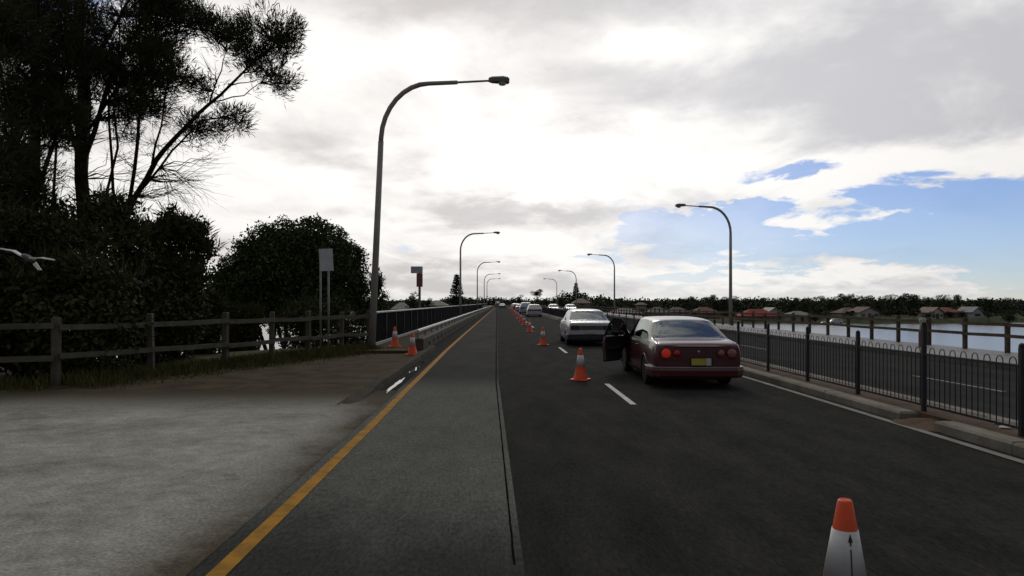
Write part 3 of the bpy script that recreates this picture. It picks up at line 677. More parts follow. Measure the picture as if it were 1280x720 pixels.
def loft(prof, spec, door=False, subs=2):
    """returns dict name->(verts,faces) split by region; spec: rear glass spans etc."""
    me = bpy.data.meshes.new('tmp'); vs, fs, mi = [], [], []
    ns = len(prof); idx = {}
    for i, st in enumerate(prof):
        sec = section(st)
        for j, (x, z) in enumerate(sec):
            for sgn in ((1, -1) if j < 9 else (1,)):
                idx[(i, j, sgn)] = len(vs); vs.append((sgn * x, st[0], z))
        idx[(i, 9, -1)] = idx[(i, 9, 1)]
    cre = []
    for i in range(ns - 1):
        for j in range(9):
            for sgn in (1, -1):
                q = [idx[(i, j, sgn)], idx[(i + 1, j, sgn)], idx[(i + 1, j + 1, sgn)], idx[(i, j + 1, sgn)]]
                if sgn < 0: q = q[::-1]
                m_ = 0
                if i in spec['rear'] and j >= 7: m_ = 1
                elif i in spec['front'] and j >= 7: m_ = 2
                elif i in spec['side'] and j in (5, 6): m_ = 3
                elif i in spec.get('tri', ()) and j == 5: m_ = 3
                if door and sgn < 0 and i in spec['door'] and 1 <= j <= 6: m_ = 5 if m_ == 3 else 4
                fs.append(tuple(q)); mi.append(m_)
    for i, flip in ((0, False), (ns - 1, True)):
        for j in range(9):
            a, b_, c_, d_ = idx[(i, j, 1)], idx[(i, j, -1)], idx[(i, j + 1, -1)], idx[(i, j + 1, 1)]
            q = (a, d_, c_, b_) if not flip else (a, b_, c_, d_)
            if j == 8: q = (a, c_, b_) if not flip else (a, b_, c_)
            fs.append(q); mi.append(0)
    me.from_pydata(vs, [], fs)
    ek = {tuple(sorted(e.vertices)): e.index for e in me.edges}; cr = [0.0] * len(me.edges)
    for i in range(ns - 1):
        for sgn in (1, -1):
            for j, cv in ((5, .55), (7, .35), (1, .3)): cr[ek[tuple(sorted((idx[(i, j, sgn)], idx[(i + 1, j, sgn)])))]] = cv
    for i in (0, ns - 1):
        for j in range(9):
            for sgn in (1, -1): cr[ek[tuple(sorted((idx[(i, j, sgn)], idx[(i, j + 1, sgn)])))]] = .6
    for i in (3, 5, 11, 13):
        for j in (7, 8):
            for sgn in (1, -1): cr[ek[tuple(sorted((idx[(i, j, sgn)], idx[(i, j + 1, sgn)])))]] = .4
    me.attributes.new('crease_edge', 'FLOAT', 'EDGE').data.foreach_set('value', cr)
    for _ in range(6): me.materials.append(None)
    me.polygons.foreach_set('material_index', mi); me.update()
    ob = bpy.data.objects.new('tmp', me); col.objects.link(ob)
    md = ob.modifiers.new('s', 'SUBSURF'); md.levels = subs; md.render_levels = subs
    dg = bpy.context.evaluated_depsgraph_get(); ev = ob.evaluated_get(dg); m2 = ev.to_mesh()
    out = {}
    V = [tuple(v.co) for v in m2.vertices]
    for pl in m2.polygons:
        d = out.setdefault(pl.material_index, ({}, [], []))
        c_ = pl.center
        if pl.material_index in (0, 4) and abs(c_[0]) > .55:
            if any((c_[1] - wy) ** 2 + (c_[2] - .30) ** 2 < .345 ** 2 for wy in spec['wheels']) and c_[2] < .66: continue
        f_ = []
        for vi in pl.vertices:
            if vi not in d[0]: d[0][vi] = len(d[1]); d[1].append(V[vi])
            f_.append(d[0][vi])
        d[2].append(tuple(f_))
    ev.to_mesh_clear(); bpy.data.objects.remove(ob); bpy.data.meshes.remove(me)
    return out
SPEC_S = dict(rear=(3, 4), front=(11, 12), side=(5, 6, 7, 9, 10), tri=(4, 11), door=(9, 10, 11, 12), wheels=(.98, 3.72))
SPEC_W = dict(rear=(2,), front=(11, 12), side=(4, 5, 7, 9, 10), tri=(11,), door=(9, 10, 11, 12), wheels=(.90, 3.62))
_wheel = {}
def add_wheel(car, x, y, side):
    if 'tyre' not in _wheel:
        b = MB(); b.lathe([(.20, -.095), (.285, -.10), (.305, -.08), (.31, 0), (.305, .08), (.285, .10), (.20, .095)], 28, 'x'); _wheel['tyre'] = b.mesh('tyre', rubber, True)
        b = MB(); b.lathe([(.20, -.06), (.205, .088), (.19, .092), (.175, .05), (.05, .045), (.045, .075), (.01, .08)], 28, 'x')
        for q in range(6):
            a = 2 * math.pi * q / 6
            dy_, dz_ = math.cos(a), math.sin(a); ux, uz = -dz_, dy_
            b.add([(.07, dy_ * .04 + ux * .035, dz_ * .04 + uz * .035), (.07, dy_ * .04 - ux * .035, dz_ * .04 - uz * .035), (.085, dy_ * .185 - ux * .02, dz_ * .185 - uz * .02), (.085, dy_ * .185 + ux * .02, dz_ * .185 + uz * .02)], [(0, 1, 2, 3), (3, 2, 1, 0)])
        _wheel['rim'] = b.mesh('rim', alloy, True)
    wh = link('wheel', _wheel['tyre'], car, loc=(x, y, .31), rot=(0, 0, 0 if side > 0 else math.pi))
    link('rim', _wheel['rim'], wh)
def paint(name, c, metal=0.0):
    return mat(name, c, tuple(v * 1.12 for v in c), 2.5, 0.35, metal=metal, spec=0.45, coat=0.6)
def rrect(cx, cz, w_, h_, y, r_=0.02, n=4):
    pts = []
    for (sx_, sz_, a) in ((1, 1, 0), (-1, 1, 90), (-1, -1, 180), (1, -1, 270)):
        for i in range(n + 1):
            q = R(a + 90 * i / n); pts.append((cx + sx_ * (w_ / 2 - r_) + r_ * math.cos(q), cz + sz_ * (h_ / 2 - r_) + r_ * math.sin(q)))
    return pts
def make_car(label, cat, loc, prof, spec, body, wagon=False, door=False, detail=2, rz=0.0, group=None, sc=(1, 1, 1), style=0, bumperm=None, name='parked_car'):
    t = thing(name, label, cat, loc, rz, group); t.scale = sc
    parts = loft(prof, spec, door, 2 if detail else 1)
    def mk(nm, key, m_, smooth=True, parent=t):
        if key not in parts: return None
        b = MB(); b.v, b.f = parts[key][1], parts[key][2]; return b.build(nm, m_, parent, smooth)
    bd = mk('body', 0, body); mk('rear_window', 1, car_glass); mk('windscreen', 2, car_glass); 
    if 3 in parts:
        V3, F3 = parts[3][1], parts[3][2]
        par = list(range(len(V3)))
        def fnd(a):
            while par[a] != a: par[a] = par[par[a]]; a = par[a]
            return a
        for f_ in F3:
            for q in f_[1:]: par[fnd(q)] = fnd(f_[0])
        grp = {}
        for f_ in F3: grp.setdefault(fnd(f_[0]), []).append(f_)
        for fl in grp.values():
            ix = {}; b = MB()
            for f_ in fl:
                for q in f_:
                    if q not in ix: ix[q] = len(b.v); b.v.append(V3[q])
                b.f.append(tuple(ix[q] for q in f_))
            b.build('side_window', car_glass, t, True)
    Lc = prof[-1][0]; wb = spec['wheels']
    # floor pan and cabin
    b = MB(); b.box(-.66, .66, .25, Lc - .25, .16, .38); b.box(-.80, .80, wb[0] + .42, wb[1] - .42, .17, .36)
    b.build('floor_pan', blackpl, t)
    if detail:
        b = MB(); b.box(-.78, .78, .75, 1.35, .86, .90, .02); b.build('parcel_shelf', trimm, t) if not wagon else None
        for sx_ in (-.37, .37):
            b = MB(); b.box(sx_ - .25, sx_ + .25, 2.35, 2.9, .34, .52, .05); b.prism([(2.28, .45), (2.42, .45), (2.30, 1.02), (2.18, 1.02)], sx_ - .23, sx_ + .23); b.prism([(2.20, 1.05), (2.29, 1.05), (2.26, 1.22), (2.17, 1.22)], sx_ - .12, sx_ + .12)
            b.build('front_seat', trimm, t)
        b = MB(); b.box(-.66, .66, 1.4, 1.9, .34, .50, .05); b.prism([(1.28, .42), (1.45, .42), (1.32, .93), (1.20, .93)], -.66, .66)
        for sx_ in (-.4, .4): b.prism([(1.22, .93), (1.32, .93), (1.30, 1.07), (1.20, 1.07)], sx_ - .12, sx_ + .12)
        b.build('rear_seat', trimm, t)
        b = MB(); b.prism([(3.25, .60), (3.7, .60), (3.65, .90), (3.35, .92), (3.25, .84)], -.78, .78); b.build('dashboard', trimm, t)
        b = MB(); ring = [(.37 + .17 * math.cos(2 * math.pi * i / 16), 3.12 - .06 * math.sin(2 * math.pi * i / 16), .86 + .16 * math.sin(2 * math.pi * i / 16)) for i in range(17)]
        b.tube(ring, .014, 6, cap=False); b.build('steering_wheel', trimm, t, smooth=True)
        b = MB()
        for sgn in (1, -1):
            b.strip([(sgn * .70, wb[0] + .40), (sgn * .70, wb[1] - .40)], [(-.01, .3), (.01, .3), (.01, .8), (-.01, .8)]) if not (door and sgn < 0) else None
        b.build('door_trim', trimm, t)
    for sgn in (1, -1):
        for wy in wb:
            add_wheel(t, sgn * .775, wy, sgn)
            ww = .885 if not wagon else .868
            b = MB(); b.tube([(sgn * (ww - .012), wy + .352 * math.cos(math.pi * (i / 14) * 1.16 - .08 * math.pi), .30 + .352 * math.sin(math.pi * (i / 14) * 1.16 - .08 * math.pi)) for i in range(15)], .024, 6)
            b.build('wheel_arch', body, t, smooth=True)
    # bumpers
    bw = prof[2][1]
    path = [(-bw - .005, .62), (-bw - .012, .30), (-bw + .03, .07), (-bw + .14, -.015), (-.4, -.045), (0, -.05), (.4, -.045), (bw - .14, -.015), (bw - .03, .07), (bw + .012, .30), (bw + .005, .62)]
    prf = [(-.06, .24), (.0, .23), (.035, .27), (.045, .38), (.03, .455), (-.06, .465)]
    rb = MB(); rb.strip(path, prf); rbo = rb.build('rear_bumper', bumperm or body, t, smooth=False)
    tr = MB(); tr.strip(path, [(.02, .425), (.050, .428), (.054, .438), (.050, .448), (.02, .45)]); tr.build('trim_strip', galv if style == 0 else blackpl, rbo)
    fpth = [(-x, Lc - y) for x, y in path]
    rb = MB(); rb.strip([(x * .93, y) for x, y in fpth], prf); rb.build('front_bumper', bumperm or body, t)
    # plates
    if style == 0:
        yb = -.012
        # recessed garnish band with round lamps
        b = MB(); b.prism(rrect(0, .715, 1.56, .235, 0, .05), yb - .012, .10, 'y'); b.build('garnish_panel', paint('maroon garnish', (.060, .010, .012)), t)
        for sgn in (-1, 1):
            b = MB(); b.prism(rrect(sgn * .565, .725, .44, .225, 0, .06), yb - .020, .10, 'y'); b.build('lamp_cluster', mat('clear red cluster', (.10, .014, .014), (.16, .03, .028), 12, .2, spec=.5), t)
        for sgn, m1, m2 in ((-1, litlens, redlens), (1, amberlens, amberlens)):
            for (cx, rr_, mm) in ((.64, .098, m1), (.43, .072, m2)):
                b = MB(); b.lathe([(rr_ + .012, .03), (rr_ + .012, -.012), (rr_, -.016), (rr_, -.022)], 20, 'y', c=(sgn * cx, yb - .020, .725)); lo = b.build('tail_light', blackpl, t, smooth=False)
                b = MB(); b.lathe([(rr_ * .98, -.018), (rr_ * .9, -.034), (rr_ * .5, -.046), (.005, -.05)], 20, 'y', c=(sgn * cx, yb - .020, .725)); b.build('lens', mm, lo, smooth=True)
        b = MB(); b.prism(rrect(.06, .555, .42, .17, 0, .03), yb - .045, yb + .05, 'y'); b.build('plate_recess', blackpl, t)
        b = MB(); b.prism(rrect(-.01, .555, .28, .135, 0, .012), yb - .052, yb - .046, 'y'); b.build('number_plate', mat('plate yellow', (.50, .43, .045), (.42, .36, .05), 5, .5), t)
        b = MB(); b.prism(rrect(.185, .555, .10, .145, 0, .012), yb - .052, yb - .046, 'y'); b.build('plate_tab', mat('plate tab white', (.55, .55, .53), (.45, .45, .43), 5, .5), t)
        b = MB(); b.add([(0, yb - .018, .79), (.028, yb - .018, .76), (0, yb - .018, .73), (-.028, yb - .018, .76), (0, yb - .026, .76)], [(0, 4, 1), (1, 4, 2), (2, 4, 3), (3, 4, 0)]); b.build('badge', alloy, t)
        b = MB(); b.strip([(-.70, .02), (-.35, -.015), (0, -.02), (.35, -.015), (.70, .02)], [(-.03, .835), (.012, .845), (.016, .87), (-.03, .885)]); b.build('boot_lip', body, t)
    else:
        yb = -.02
        lampz = .72 if not wagon else .78
        for sgn in (-1, 1):
            b = MB(); b.prism(rrect(sgn * .62, lampz, .36, .17 if not wagon else .24, 0, .03), yb - .012, .12, 'y'); b.build('tail_light', redlens if style != 2 else mat('smoky lens', (.05, .02, .02), (.09, .03, .03), 9, .25), t)
        b = MB(); b.prism(rrect(0, lampz, .84, .15, 0, .03), yb - .008, .11, 'y'); b.build('garnish_panel', mat('dark garnish', (.05, .05, .055), (.08, .08, .085), 5, .4), t)
        b = MB(); b.prism(rrect(0, .55, .38, .12, 0, .01), yb - .03, yb + .05, 'y'); b.build('number_plate', mat('plate pale', (.50, .47, .30), (.42, .40, .28), 5, .5), t)
    if detail == 2:
        # shut lines: doors on both sides, boot lid
        def secx(yv, z):
            for q in range(len(prof) - 1):
                if prof[q][0] <= yv <= prof[q + 1][0]:
                    f_ = (yv - prof[q][0]) / (prof[q + 1][0] - prof[q][0]); A = section(prof[q]); B = section(prof[q + 1]); S = [(lerp(a[0], c_[0], f_), lerp(a[1], c_[1], f_)) for a, c_ in zip(A, B)]
                    for u in range(1, 6):
                        if S[u][1] <= z <= S[u + 1][1]: return lerp(S[u][0], S[u + 1][0], (z - S[u][1]) / (S[u + 1][1] - S[u][1]))
            return prof[5][1]
        for sgn in (-1, 1):
            for yv in (1.62, 2.61):
                b = MB(); b.tube([(sgn * (secx(yv, z) - .006), yv, z) for z in (.34, .5, .65, .78, .88)], .008, 5); b.build('shut_line', matt_black, t)
        b = MB(); b.tube([(-.76, .03, .80), (-.775, .10, .945), (-.765, .45, .985), (-.755, .66, .998)], .007, 5); b.build('shut_line', matt_black, t)
        b = MB(); b.tube([(.76, .03, .80), (.775, .10, .945), (.765, .45, .985), (.755, .66, .998)], .007, 5); b.build('shut_line', matt_black, t)
    # front face
    for sgn in (-1, 1):
        b = MB(); b.prism(rrect(sgn * .58, .60, .34, .13, 0, .03), Lc - .12, Lc + .012, 'y'); b.build('headlight', lensm, t)
    b = MB(); b.prism(rrect(0, .59, .70, .11, 0, .02), Lc - .1, Lc + .008, 'y'); b.build('grille', blackpl, t)
    for sgn in (-1, 1):
        if door and sgn < 0: continue
        b = MB(); b.box(sgn * .99 - .09, sgn * .99 + .09, 3.22, 3.32, .92, 1.04, .03); b.build('side_mirror', body, t)
    for sgn in (-1, 1):
        for yy in (1.72, 2.78):
            if door and sgn < 0 and yy > 2: continue
            b = MB(); b.box(sgn * .885 - .018, sgn * .885 + .018, yy, yy + .2, .78, .815, .008); b.build('door_handle', body if style else blackpl, t)
    if door:
        hy, hx = 3.66, -.86
        dr = link('front_door', None, t, loc=(hx, hy, 0), rot=(0, 0, R(door)))
        for key, nm, mm in ((4, 'door_skin', body), (5, 'door_glass', car_glass)):
            if key in parts:
                b = MB(); b.v = [(x - hx, y - hy, z) for x, y, z in parts[key][1]]; b.f = parts[key][2]
                o = b.build(nm, mm, dr, True)
                if key == 4:
                    o.data.materials.append(trimm); s_ = o.modifiers.new('thick', 'SOLIDIFY'); s_.thickness = .07; s_.offset = -1; s_.material_offset = 1; s_.material_offset_rim = 0
        b = MB(); b.tube([(.0 + .04, 2.69 - hy, .93), (.12, 2.69 - hy, 1.15), (.255, 2.70 - hy, 1.37), (.265, 3.02 - hy, 1.345), (.235, 3.2 - hy, 1.28), (.10, 3.52 - hy, 1.03), (.04, 3.62 - hy, .93)], .026, 6); b.build('window_frame', blackpl, dr, smooth=True)
        b = MB(); b.box(-.13, .03, 3.22 - hy, 3.32 - hy, .92, 1.04, .03); b.build('side_mirror', body, dr)
        b = MB(); b.box(.06, .10, 2.85 - hy, 3.35 - hy, .58, .66, .02); b.build('armrest', trimm, dr)
        b = MB(); b.box(-.80, -.55, 2.62, 3.72, .2, .34); b.build('sill', blackpl, t)
    return t
maroon = paint('maroon paint', (.075, .012, .014)); whitep = paint('white car paint', (.42, .43, .45)); silverp = paint('silver paint', (.40, .41, .42), .3)
bluep = paint('pale blue paint', (.25, .33, .42)); darkp = paint('dark car paint', (.03, .032, .04)); redp = paint('red car paint', (.20, .02, .02)); greenp = paint('grey green paint', (.18, .2, .17))
dkbump = mat('grey bumper', (.03, .032, .034), (.045, .047, .05), 4, .6)
make_car('maroon sedan with its front passenger door open and left brake lights lit', 'car', (3.87, 13.95, 0), SEDAN, SPEC_S, maroon, door=-40, rz=R(-1.0), sc=(1, 1, .97))
make_car('white sedan with dark tail lamps and grey bumper, stopped ahead of the maroon sedan', 'car', (3.50, 27.6, 0), SEDAN, SPEC_S, whitep, style=2, bumperm=dkbump, rz=R(0))
make_car('white station wagon heading the far queue behind the row of cones', 'car', (4.0, 84, 0), WAGON, SPEC_W, whitep, wagon=True, style=1, detail=1)
make_car('tall pale blue car next ahead of the white station wagon', 'car', (3.65, 103, 0), WAGON, SPEC_W, bluep, wagon=True, style=1, detail=1, sc=(1.03, 1, 1.16))
make_car('white sedan in the queue ahead of the tall pale blue car', 'car', (3.6, 130, 0), SEDAN, SPEC_S, whitep, style=1, detail=0)
make_car('small red car in the queue beyond the pale blue car', 'car', (3.3, 146, 0), WAGON, SPEC_W, redp, wagon=True, style=1, detail=0, sc=(.95, .9, 1))
make_car('silver car far along the queue on the bridge', 'car', (3.4, 172, 0), WAGON, SPEC_W, silverp, wagon=True, style=1, detail=0)
make_car('dark blue car far ahead in the coned off left lane', 'car', (0.45, 205, 0), SEDAN, SPEC_S, paint('navy paint', (.05, .07, .14)), style=1, detail=0)
make_car('pale green grey van at the bridge end in the left lane', 'car', (-1.2, 262, 0), WAGON, SPEC_W, greenp, wagon=True, style=1, detail=0, sc=(1.05, 1, 1.3))
make_car('white sedan coming the other way on the opposite road', 'car', (8.75, 121, 0), SEDAN, SPEC_S, whitep, style=1, detail=0, rz=math.pi)
make_car('dark sedan following the white one on the opposite road', 'car', (11.3, 118, 0), SEDAN, SPEC_S, darkp, style=1, detail=0, rz=math.pi)

# ------------------------------------------------------------------ trees
def rvec(r):
    while True:
        v = Vector((r.uniform(-1, 1), r.uniform(-1, 1), r.uniform(-1, 1)))
        if .05 < v.length < 1: return v.normalized()
class Tree:
    def __init__(s, seed): s.r = random.Random(seed); s.wood = MB(); s.leaf = MB()
    def limb(s, pts, r0, r1, n=6):
        pts = [Vector(p_) for p_ in pts]
        s.wood.tube(pts, [lerp(r0, r1, i / (len(pts) - 1)) for i in range(len(pts))], n, cap=False)
    def wig(s, a, b, k_=4, amp=.06):
        a, b = Vector(a), Vector(b); L_ = (b - a).length
        return [a.lerp(b, i / k_) + (rvec(s.r) * amp * L_ if 0 < i < k_ else Vector((0, 0, 0))) for i in range(k_ + 1)]
    def tuft(s, c, rad, n, up=.5, ln=(.15, .34), wd=.011, d=None):
        r = s.r; c = Vector(c)
        for _ in range(n):
            o = rvec(r) * rad * r.random() ** .5; o.z *= .75
            p0 = c + o
            dr = (rvec(r) * .8 + o.normalized() * .7 + Vector((0, 0, up)))
            if d: dr += d * .6
            dr.normalize(); l = r.uniform(*ln); p1 = p0 + dr * l
            sd = dr.cross(rvec(r)).normalized() * wd * r.uniform(.7, 1.4)
            i = len(s.leaf.v); mid = p0.lerp(p1, .55) + Vector((0, 0, .02))
            s.leaf.v += [p0[:], (mid + sd)[:], p1[:], (mid - sd)[:]]; s.leaf.f.append((i, i + 1, i + 2, i + 3))
    def leafcloud(s, c, rx, ry, rz, n, size, shell=.5, flat=False):
        """broad leaves spread through an ellipsoid, denser towards its shell"""
        r = s.r; c = Vector(c)
        for _ in range(n):
            v = rvec(r); t = (shell + (1 - shell) * r.random()) ** .7 * r.uniform(.9, 1.06)
            bump = 1 + .10 * math.sin(v.x * 7 + c.x) * math.cos(v.z * 6 + c.y) + .06 * math.sin(v.y * 13 + v.z * 11)
            p0 = c + Vector((v.x * rx, v.y * ry, v.z * rz)) * t * bump
            a = rvec(r); b_ = a.cross(rvec(r)).normalized(); l = size * r.uniform(.6, 1.4)
            i = len(s.leaf.v)
            s.leaf.v += [(p0 - a * l * .5)[:], (p0 + b_ * l * .28)[:], (p0 + a * l * .5)[:], (p0 - b_ * l * .28)[:]]; s.leaf.f.append((i, i + 1, i + 2, i + 3))
    def finish(s, name, label, cat, loc, wm_, lm_, group=None, parts=('trunk', 'crown')):
        t = thing(name, label, cat, loc, 0, group); loc = Vector(loc)
        s.wood.v = [tuple(Vector(v) - loc) for v in s.wood.v]; s.leaf.v = [tuple(Vector(v) - loc) for v in s.leaf.v]
        s.wood.build(parts[0], wm_, t, smooth=True); s.leaf.build(parts[1], lm_, t)
        return t
def casuarina(seed, label, Y, base_px, stems, blobs, twigs=(), dens=1.0):
    """stems: list of (pixel polyline, depth offset, r0, r1); blobs: (px,py,rx,rz,n tufts)"""
    T = Tree(seed); r = T.r; s = F / Y; gx = (base_px - VX) / s; gz = ground_z(gx, Y)
    allpts = []
    for (poly, dyy, r0, r1) in stems:
        pts = []
        for i, (px, py) in enumerate(poly):
            f_ = i / (len(poly) - 1)
            v = at(px, py, Y); v.y += dyy * f_; v.x += (v.x / Y) * dyy * f_; pts.append(v)
        if poly[0][1] > 300: pts[0] = Vector((pts[0].x, Y, gz - .2))
        fine = []
        for i in range(len(pts) - 1): fine += T.wig(pts[i], pts[i + 1], 3, .025)[:-1]
        fine.append(pts[-1]); T.limb(fine, r0, r1, 7); allpts += fine[len(fine) // 4:]
    for (px, py, rx, rz, n) in blobs:
        for _ in range(int(n * dens)):
            v = rvec(r) * r.random() ** .4
            c = at(px + v.x * rx, py + v.z * rz, Y); c.y += v.y * rx / s * 1.1
            near = min(allpts, key=lambda q: (q - c).length + (2.0 if q.z > c.z else 0))
            st = near.lerp(c, .0)
            T.limb(T.wig(st, c, 3, .10), .022, .007, 4)
            ax = (c - near).normalized()
            T.tuft(c, r.uniform(.20, .42), r.randint(48, 84), .45, (.16, .36), .012, ax)
            for _ in range(2):
                c2 = c + rvec(r) * .4; T.limb([c.lerp(near, .25), c2], .008, .004, 3); T.tuft(c2, .2, 25, .5, (.14, .3), .009, ax)
    for (px, py, rx, rz, n) in twigs:
        for _ in range(n):
            v = rvec(r); c = at(px + v.x * rx, py + v.z * rz, Y); c.y += v.y * rx / s
            near = min(allpts, key=lambda q: (q - c).length + (1.5 if q.z > c.z else 0))
            T.limb(T.wig(near, c, 4, .08), .014, .003, 4)
            for _ in range(3):
                T.limb(T.wig(near.lerp(c, r.uniform(.4, .8)), c + rvec(r) * .5, 2, .08), .006, .002, 3)
    return T.finish('casuarina_tree', label, 'tree', (gx, Y, gz), bark, needles, 'tall casuarina trees behind the timber fence')

casuarina(1, 'tall casuarina with the thickest straight dark trunk rising behind the timber fence', 19.5, 106,
          [([(108, 420), (106, 270), (104, 130), (100, 0), (96, -140)], .3, .21, .10), ([(105, 200), (140, 90), (185, 0), (220, -80)], .8, .07, .03), ([(104, 210), (70, 110), (35, 20), (10, -80)], -.5, .07, .03),
           ([(103, 100), (150, 30), (200, -40)], -1, .06, .02), ([(104, 170), (150, 110), (190, 70)], -.6, .05, .02)],
          [(110, 40, 100, 60, 70), (150, 130, 65, 42, 34), (55, 140, 50, 45, 28), (215, 12, 46, 34, 44), (165, 80, 60, 40, 40), (100, -90, 150, 70, 60), (75, 75, 60, 50, 40), (205, 95, 32, 18, 14)],
          [(140, 200, 60, 50, 30)])
casuarina(2, 'leaning many stemmed casuarina with a long branch reaching out to the open sky', 20.5, 160,
          [([(160, 420), (158, 270), (195, 200), (225, 165), (262, 128), (300, 92), (345, 50)], .2, .10, .02), ([(158, 270), (172, 180), (178, 100), (182, 30)], -.8, .06, .02),
           ([(150, 300), (140, 200), (136, 120), (140, 40)], .5, .05, .02), ([(170, 245), (215, 190), (250, 155), (290, 150)], -.5, .04, .012), ([(262, 128), (277, 85), (285, 45)], .4, .025, .008),
           ([(262, 128), (305, 122), (335, 100)], -.4, .022, .008), ([(190, 205), (205, 130), (215, 70)], .8, .035, .01), ([(300, 92), (330, 85), (352, 78)], .4, .018, .006)],
          [(300, 45, 36, 28, 20), (350, 48, 22, 34, 22), (322, 75, 36, 24, 14), (345, 98, 16, 12, 7), (252, 160, 26, 12, 9), (290, 152, 15, 10, 7), (251, 112, 14, 10, 5), (272, 50, 16, 16, 6), (200, 60, 30, 50, 20), (228, 20, 34, 20, 18)],
          [(210, 195, 60, 45, 60), (235, 235, 40, 25, 16), (190, 150, 40, 40, 30), (265, 110, 30, 30, 14)])
casuarina(3, 'dense casuarina crowded against the thick trunk, its crown dark to the ground', 17.5, 40,
          [([(40, 430), (38, 270), (44, 140), (40, 0), (30, -100)], .3, .15, .07), ([(38, 260), (70, 170), (80, 80), (85, -20)], .6, .06, .02), ([(38, 240), (10, 150), (-10, 40)], -.5, .06, .02)],
          [(20, 110, 60, 70, 46), (40, 20, 70, 50, 42), (15, 200, 40, 50, 28), (60, 60, 50, 50, 26), (50, -90, 110, 60, 30), (20, 270, 50, 50, 40), (15, 230, 45, 50, 40), (60, 150, 50, 40, 30)],
          [(60, 200, 40, 60, 24)])
casuarina(4, 'casuarina at the dense end of the row beside the driveway fence', 15.5, -70,
          [([(-70, 440), (-66, 250), (-60, 80), (-50, -100)], .3, .16, .06), ([(-66, 240), (-30, 130), (0, 40)], .6, .06, .02), ([(-66, 260), (-20, 220), (20, 190)], .6, .05, .02)],
          [(-40, 60, 60, 80, 34), (-10, 20, 50, 50, 22), (-30, 190, 60, 60, 34), (-60, -80, 110, 70, 24)])
for i, (x0, y0, x1) in enumerate(((72, 300, 60), (128, 300, 150), (90, 310, 118))):
    T = Tree(60 + i); Y = 22.5 + i; s = F / Y; gx = (x0 - VX) / s; gz = ground_z(gx, Y)
    top = at(x1, 20, Y); T.limb(T.wig((gx, Y, gz - .2), top, 8, .012), .07, .02, 7)
    for _ in range(16):
        c = top + Vector((T.r.uniform(-1.2, 1.2), T.r.uniform(-1, 1), T.r.uniform(-2.2, 1.4))); T.limb(T.wig(Vector((lerp(gx, top.x, .75), Y, lerp(gz, top.z, .75))), c, 3, .1), .02, .006, 4); T.tuft(c, .35, 70, .5, (.16, .34), .010)
    T.finish('casuarina_sapling', ('thin casuarina stem on the sign side of the thick trunk', 'thin casuarina stem between the thick trunk and the leaning one', 'slim casuarina stem hidden close behind the thick trunk')[i], 'tree', (gx, Y, gz), bark, needles, 'tall casuarina trees behind the timber fence')

def shrub(seed, px, pw, top, Y, label, base=None, tall=1.0, n=9000, name='shrub', m=shrubm, size=.13):
    T = Tree(seed); s = F / Y; gx = (px - VX) / s; gz = ground_z(gx, Y); r = T.r
    zt = CH + (VY - top) / s; H = zt - gz; rx = pw / s / 2
    for _ in range(7):
        T.limb(T.wig((gx + r.uniform(-.2, .2), Y + r.uniform(-.2, .2), gz - .1), (gx + r.uniform(-.7, .7) * rx, Y + r.uniform(-.7, .7) * rx, gz + H * r.uniform(.5, .85)), 4, .07), .06, .015, 5)
    T.leafcloud((gx, Y, gz + H * .46), rx * .9, rx * .8, H * .46, n, size, .35)
    for _ in range(16):
        a = r.uniform(0, 6.28); q = r.uniform(.2, .85)
        c = (gx + math.cos(a) * q * rx, Y + math.sin(a) * q * rx * .8, gz + H * (.55 + .38 * math.sqrt(max(0, 1 - q * q))) * r.uniform(.9, 1.08))
        T.leafcloud(c, rx * .26, rx * .26, H * .10, n // 40, size, .1)
        T.tuft(c, rx * .28, 60, .9, (.2, .5), .014)
    return T.finish(name, label, 'shrub' if name == 'shrub' else 'tree', (gx, Y, gz), bark, m, 'dark shrubs behind the timber fence' if name == 'shrub' else None, ('stems', 'foliage') if name == 'shrub' else ('trunk', 'crown'))
shrub(11, 30, 200, 250, 16.0, 'dark dense shrub filling the fence end under the crowded casuarinas')
shrub(12, 135, 180, 246, 18.5, 'dark dense shrub at the foot of the thick casuarina trunk')
shrub(13, 218, 100, 256, 20.5, 'feathery topped shrub between the leaning casuarina and the round bush')
shrub(14, -70, 180, 240, 14.5, 'dark shrub beside the driveway at the start of the timber fence')
shrub(15, 190, 150, 320, 19.6, 'low dark shrub just behind the timber fence rails below the feathery shrub', n=7000)
shrub(16, 90, 200, 325, 15.6, 'low broad shrub pressed against the timber fence below the thick trunk', n=8000)
shrub(17, 405, 118, 376, 29.0, 'low dark scrub behind the fence below the two post sign', n=9000)
shrub(18, 303, 52, 384, 26.0, 'small dark scrub behind the fence in front of the round tree', n=5000)
shrub(19, 250, 70, 372, 23.0, 'dark scrub behind the fence at the foot of the feathery shrub', n=6000)
